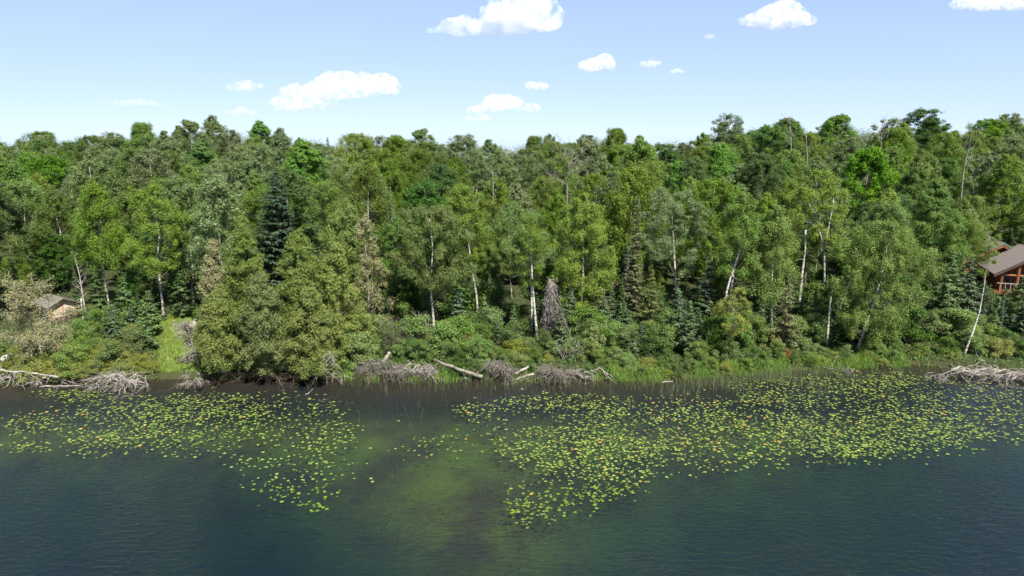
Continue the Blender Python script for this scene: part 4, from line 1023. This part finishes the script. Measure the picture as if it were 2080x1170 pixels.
# ------------------------------------------------------------------ lily pads
def in_poly(x, y, poly):
    p = np.asarray(poly, float); ins = np.zeros(len(x), bool); j = len(p) - 1
    for i in range(len(p)):
        c = ((p[i, 1] > y) != (p[j, 1] > y)) & (x < (p[j, 0] - p[i, 0]) * (y - p[i, 1]) / (p[j, 1] - p[i, 1] + 1e-9) + p[i, 0]); ins ^= c; j = i
    return ins
PATCH = [  # outline in the photo, pads per patch, clumpiness, share of yellowed pads
    ([(120, 800), (330, 798), (560, 800), (690, 795), (700, 815), (560, 850), (300, 860), (150, 850)], 430, .8, .02),
    ([(0, 845), (160, 835), (330, 850), (360, 900), (260, 930), (90, 935), (0, 905)], 280, .8, .06),
    ([(300, 850), (700, 830), (730, 880), (700, 920), (560, 935), (420, 945), (330, 920)], 260, 1.0, .03),
    ([(480, 940), (640, 930), (725, 945), (722, 985), (650, 1045), (560, 1010), (490, 990)], 75, .8, .02),
    ([(95, 790), (190, 790), (210, 805), (100, 808)], 60, .5, .0),
    ([(740, 870), (980, 850), (980, 960), (880, 950), (800, 900)], 22, .7, .15),
    ([(910, 830), (1110, 800), (1260, 795), (1330, 830), (1300, 880), (1100, 870), (960, 865)], 330, .9, .03),
    ([(980, 870), (1300, 870), (1420, 900), (1440, 950), (1300, 985), (1150, 970), (1010, 930)], 480, .9, .05),
    ([(1025, 960), (1180, 965), (1300, 985), (1250, 1010), (1170, 1045), (1070, 1075), (1030, 1060)], 120, .7, .02),
    ([(1300, 800), (1560, 815), (1640, 860), (1600, 950), (1440, 960), (1330, 900)], 420, 1.0, .16),
    ([(1500, 790), (1760, 800), (1900, 830), (1850, 900), (1700, 940), (1590, 950), (1560, 860)], 560, .9, .05),
    ([(1720, 775), (1900, 765), (2090, 800), (2090, 890), (1960, 905), (1800, 915), (1740, 850)], 620, 1.0, .05),
    ([(1640, 915), (1860, 880), (2000, 885), (1960, 905), (1800, 925), (1620, 955)], 110, .8, .01),
    ([(1480, 775), (1850, 750), (1900, 775), (1700, 800), (1520, 805)], 240, 1.0, .02),
]
def pad_mesh(seed, n=11):
    rng = np.random.default_rng(seed); th = np.linspace(.28, 6.283 - .28, n)
    r = 1 + rng.normal(0, .03, n)
    rim = np.stack([np.cos(th) * r, np.sin(th) * r * .86, .05 + .10 * rng.random(n)], 1)
    inn = rim * [.62, .62, .35]
    V = np.vstack([[[.08, 0, .02]], inn, rim])
    t = [[0, 1 + i, 2 + i] for i in range(n - 1)]
    q = [[1 + i, 1 + n + i, 2 + n + i, 2 + i] for i in range(n - 1)]
    return V, q, t
def lily():
    rng = np.random.default_rng(66); P = []
    for k, (poly, cnt, cl, old) in enumerate(PATCH):
        pl = np.array(poly, float); got = []
        W = np.array([on_z(a, b)[:2] for a, b in poly]); lo, hi = W.min(0), W.max(0)
        cnt = int(cnt * 2.4)
        while len(got) < cnt:
            c = rng.uniform(lo, hi)
            m = int(2 + 90 * rng.random() ** 4); pts = c + rng.normal(0, cl * .13 * (1 + m ** .5), (m, 2)) * [1.6, .85]; 
            q = np.array([proj(a, b, 0) for a, b in pts]); q += rng.normal(0, 1, q.shape) * [34, 12] * (rng.random((m, 1)) < .7); ok = in_poly(q[:, 0], q[:, 1], pl) & (pts[:, 1] < shore(pts[:, 0]) - .5)
            for p_, g in zip(pts, ok):
                if g: got.append(p_)
        for p_ in got[:cnt]: P.append((p_[0], p_[1], rng.random() < old * .55, k))
    # keep pads from lying on top of one another
    keep, cell = [], {}
    for a in P:
        c = (int(a[0] / .3), int(a[1] / .3))
        if any((a[0] - b[0]) ** 2 + (a[1] - b[1]) ** 2 < .11 ** 2 for i in (-1, 0, 1) for j in (-1, 0, 1) for b in cell.get((c[0] + i, c[1] + j), [])): continue
        cell.setdefault(c, []).append(a); keep.append(a)
    keep.sort(key=lambda a: a[1])
    proto = [pad_mesh(i) for i in range(4)]
    mesh = {}
    for old in (0, 1):
        for i, (V, q, t) in enumerate(proto):
            mb = MB(); mb.add(V, q, t, np.full(len(V), rng.random())); mesh[old, i] = mb.build('lily_pad', M['padold' if old else 'pad'])
    where = {0: 'in the band below the cedars', 1: 'in the raft at the left edge', 2: 'in the loose middle of the left raft', 3: 'in the tip of the left raft nearest the camera', 4: 'beside the floating log',
             5: 'scattered over the green weedy shallows', 6: 'at the upper edge of the right raft', 7: 'in the dense middle of the right raft', 8: 'in the tip of the right raft nearest the camera',
             9: 'in the yellowing part of the right raft', 10: 'in the dense belt right of centre', 11: 'in the far right raft', 12: 'along the open water edge of the right belt', 13: 'among the rushes'}
    mass, massold = MB(), MB()
    for i, (x, y, old, k) in enumerate(keep):
        s = .045 + .07 * rng.random() ** 1.2; a = rng.random() * 6.283; z = .012 + .03 * rng.random() * (rng.random() < .3); j = rng.integers(4)
        if i < 300:
            o = link('lily_pad', mesh[int(old), j], None, (x, y, z), a, (s, s, s * rng.uniform(.2, .8)))
            tag(o, ('orange yellowed' if old else 'green') + ' floating lily pad ' + where[k], 'lily pad', ('yellowed' if old else 'green') + ' lily pads ' + where[k])
        else:
            V, q, t = proto[j]; c, sn = math.cos(a), math.sin(a); tl = rng.normal(0, .05, 2)
            v = V * [s, s, s]; v = np.stack([v[:, 0] * c - v[:, 1] * sn + x, v[:, 0] * sn + v[:, 1] * c + y, v[:, 2] + z + np.abs(v[:, 0] * tl[0] + v[:, 1] * tl[1])], 1)
            (massold if old else mass).add(v, q, t, np.full(len(v), rng.random()))
    struct(link('lily_pads', mass.build('lily_pads', M['pad'])), 'stuff', 'rafts of small green lily pads floating out to the bank')
    struct(link('yellowed_lily_pads', massold.build('yellowed_lily_pads', M['padold'])), 'stuff', 'scattered yellow and orange lily pads among the green ones')
lily()

# ------------------------------------------------------------------ clouds: far, real volumes of white vapour
def cloud_mat(dens, scale):
    m = NT('cloud_vapour'); tc = m.n('TexCoord')
    nz = m.n('TexNoise', Scale=scale, Detail=6.0, Roughness=.68); m.l(tc.outputs['Object'], nz.inputs['Vector'])
    f = m.ramp(nz.outputs[0], [(.45, (0, 0, 0)), (.86, (1, 1, 1))])
    v = m.n('VolumePrincipled'); v.inputs['Color'].default_value = (1, 1, 1, 1); v.inputs['Anisotropy'].default_value = .0
    m.l(m.math('MULTIPLY', f, dens), v.inputs['Density']); m.l(v.outputs[0], m.out.inputs['Volume'])
    return m.m
def cloud(label, base_py, blobs, dens=1.0, seed=0):
    """blobs: (px, py, half width px, half height px)"""
    import bmesh
    el = math.atan((585 - base_py) / F) - PITCH
    Y = min(16000., 1000. / math.tan(max(el, .02)))
    rng = np.random.default_rng(seed); k = Y / F
    W = np.array([at(b[0], b[1], Y) for b in blobs]); c = W.mean(0)
    bm = bmesh.new()
    for (px, py, hw, hh), w in zip(blobs, W):
        n = max(3, int(hw / 7))
        for i in range(n):
            u = (i + .5) / n * 2 - 1 + rng.uniform(-.1, .1); e = math.sqrt(max(.05, 1 - u * u))
            r = hh * e * rng.uniform(.7, 1.05); p = (w - c) + np.array([u * hw * .92, rng.uniform(-.5, .5) * hh, (rng.uniform(-.1, .45)) * hh * e]) * k * .98
            b2 = bmesh.ops.create_icosphere(bm, subdivisions=2, radius=1.0)
            for v in b2['verts']: v.co = Vector((v.co.x * r * 1.6 * k + p[0], v.co.y * r * 1.3 * k + p[1], max(v.co.z * r * 1.15 * k, -.75 * hh * k) + p[2]))
    me = bpy.data.meshes.new('cloud'); bm.to_mesh(me); bm.free()
    o = link('cloud', me, None, c); size = max(b[3] for b in blobs) * k
    md = o.modifiers.new('union', 'REMESH'); md.mode = 'VOXEL'; md.voxel_size = size * .16
    me.materials.append(cloud_mat(dens * 3.6 / size, 1.7 / size)); tag(o, label, 'cloud')
cloud('largest white cloud at the top edge of the sky', 85, [(1065, 35, 58, 40), (1020, 52, 60, 24), (945, 58, 55, 18), (885, 65, 28, 8), (1010, 12, 34, 18)], 1.2, 1)
cloud('puffy white cloud high on the right of the sky', 68, [(1585, 35, 44, 26), (1545, 44, 44, 16), (1630, 42, 34, 13), (1580, 58, 26, 9)], 1.0, 2)
cloud('flat white cloud at the top right corner', 28, [(1990, 8, 60, 18), (2070, 2, 60, 20)], 1.0, 3)
cloud('long two layered white cloud on the left of the sky', 232, [(700, 180, 92, 25), (620, 185, 60, 14), (495, 177, 42, 12), (612, 214, 76, 18), (488, 228, 36, 9), (778, 178, 18, 22)], .9, 4)
cloud('small dense white cloud right of centre', 146, [(1212, 134, 36, 14), (1228, 128, 20, 12)], 1.1, 5)
cloud('small thin white cloud second right of centre', 138, [(1321, 131, 23, 9)], .5, 6)
cloud('tiny slanted wisp of cloud right of the thin small cloud', 151, [(1376, 146, 15, 5)], .45, 7)
cloud('small ragged white cloud above the centre bank of cloud', 185, [(1092, 176, 22, 10)], .7, 8)
cloud('low white cloud above the centre treeline', 246, [(1020, 214, 42, 16), (1072, 219, 28, 9), (968, 222, 20, 9), (972, 240, 30, 8)], 1.0, 9)
cloud('thin pale streak of cloud on the far left', 218, [(285, 211, 72, 7), (235, 207, 36, 4)], .22, 10)
cloud('tiny faint cloud puff near the puffy right cloud', 80, [(1440, 75, 10, 5)], .35, 11)

# ------------------------------------------------------------------ labels that single out each auto-placed plant
MARK = [(165, 'above the tan shed'), (330, 'by the clearing birch'), (430, 'above the grass clearing'), (560, 'left of the big spruce'), (720, 'right of the big spruce'),
        (830, 'behind the grey cedar'), (930, 'around the leafy birch'), (1040, 'left of the birch pair'), (1150, 'by the hanging dead spruce'), (1260, 'left of the club spruce'),
        (1400, 'right of the club spruce'), (1530, 'by the crooked bank tree'), (1650, 'by the broken white snag'), (1760, 'by the forked birch'), (1870, 'around the domed birch'), (1970, 'around the vivid maple'), (9999, 'by the log house')]
ORD = ['first', 'second', 'third', 'fourth', 'fifth', 'sixth', 'seventh', 'eighth', 'ninth', 'tenth', 'eleventh', 'twelfth']
def write_labels():
    g = {}
    for o, (kind, row) in LABELLED:
        px = proj(*o.location)[0]; mk = next(m for lim, m in MARK if px < lim)
        g.setdefault((kind, row, mk), []).append((px, o))
    for (kind, row, mk), lst in g.items():
        lst.sort(key=lambda a: a[0])
        for i, (px, o) in enumerate(lst):
            w = {'front row': 'in the front row', 'second rank': 'in the second rank', 'mid slope': 'on the mid slope', 'upper slope': 'on the upper slope', 'ridge': 'on the ridge'}.get(row, row)
            o['label'] = f'{kind} {w} {mk}' if len(lst) == 1 else f'{ORD[i]} {kind} from left {w} {mk}'
write_labels()
for o in bpy.data.objects:          # twigs and roots too fine to pick apart one by one
    if o.parent is not None and o.name.split('.')[0] in ('branches', 'twigs', 'stems', 'needles'): o['kind'] = 'stuff'
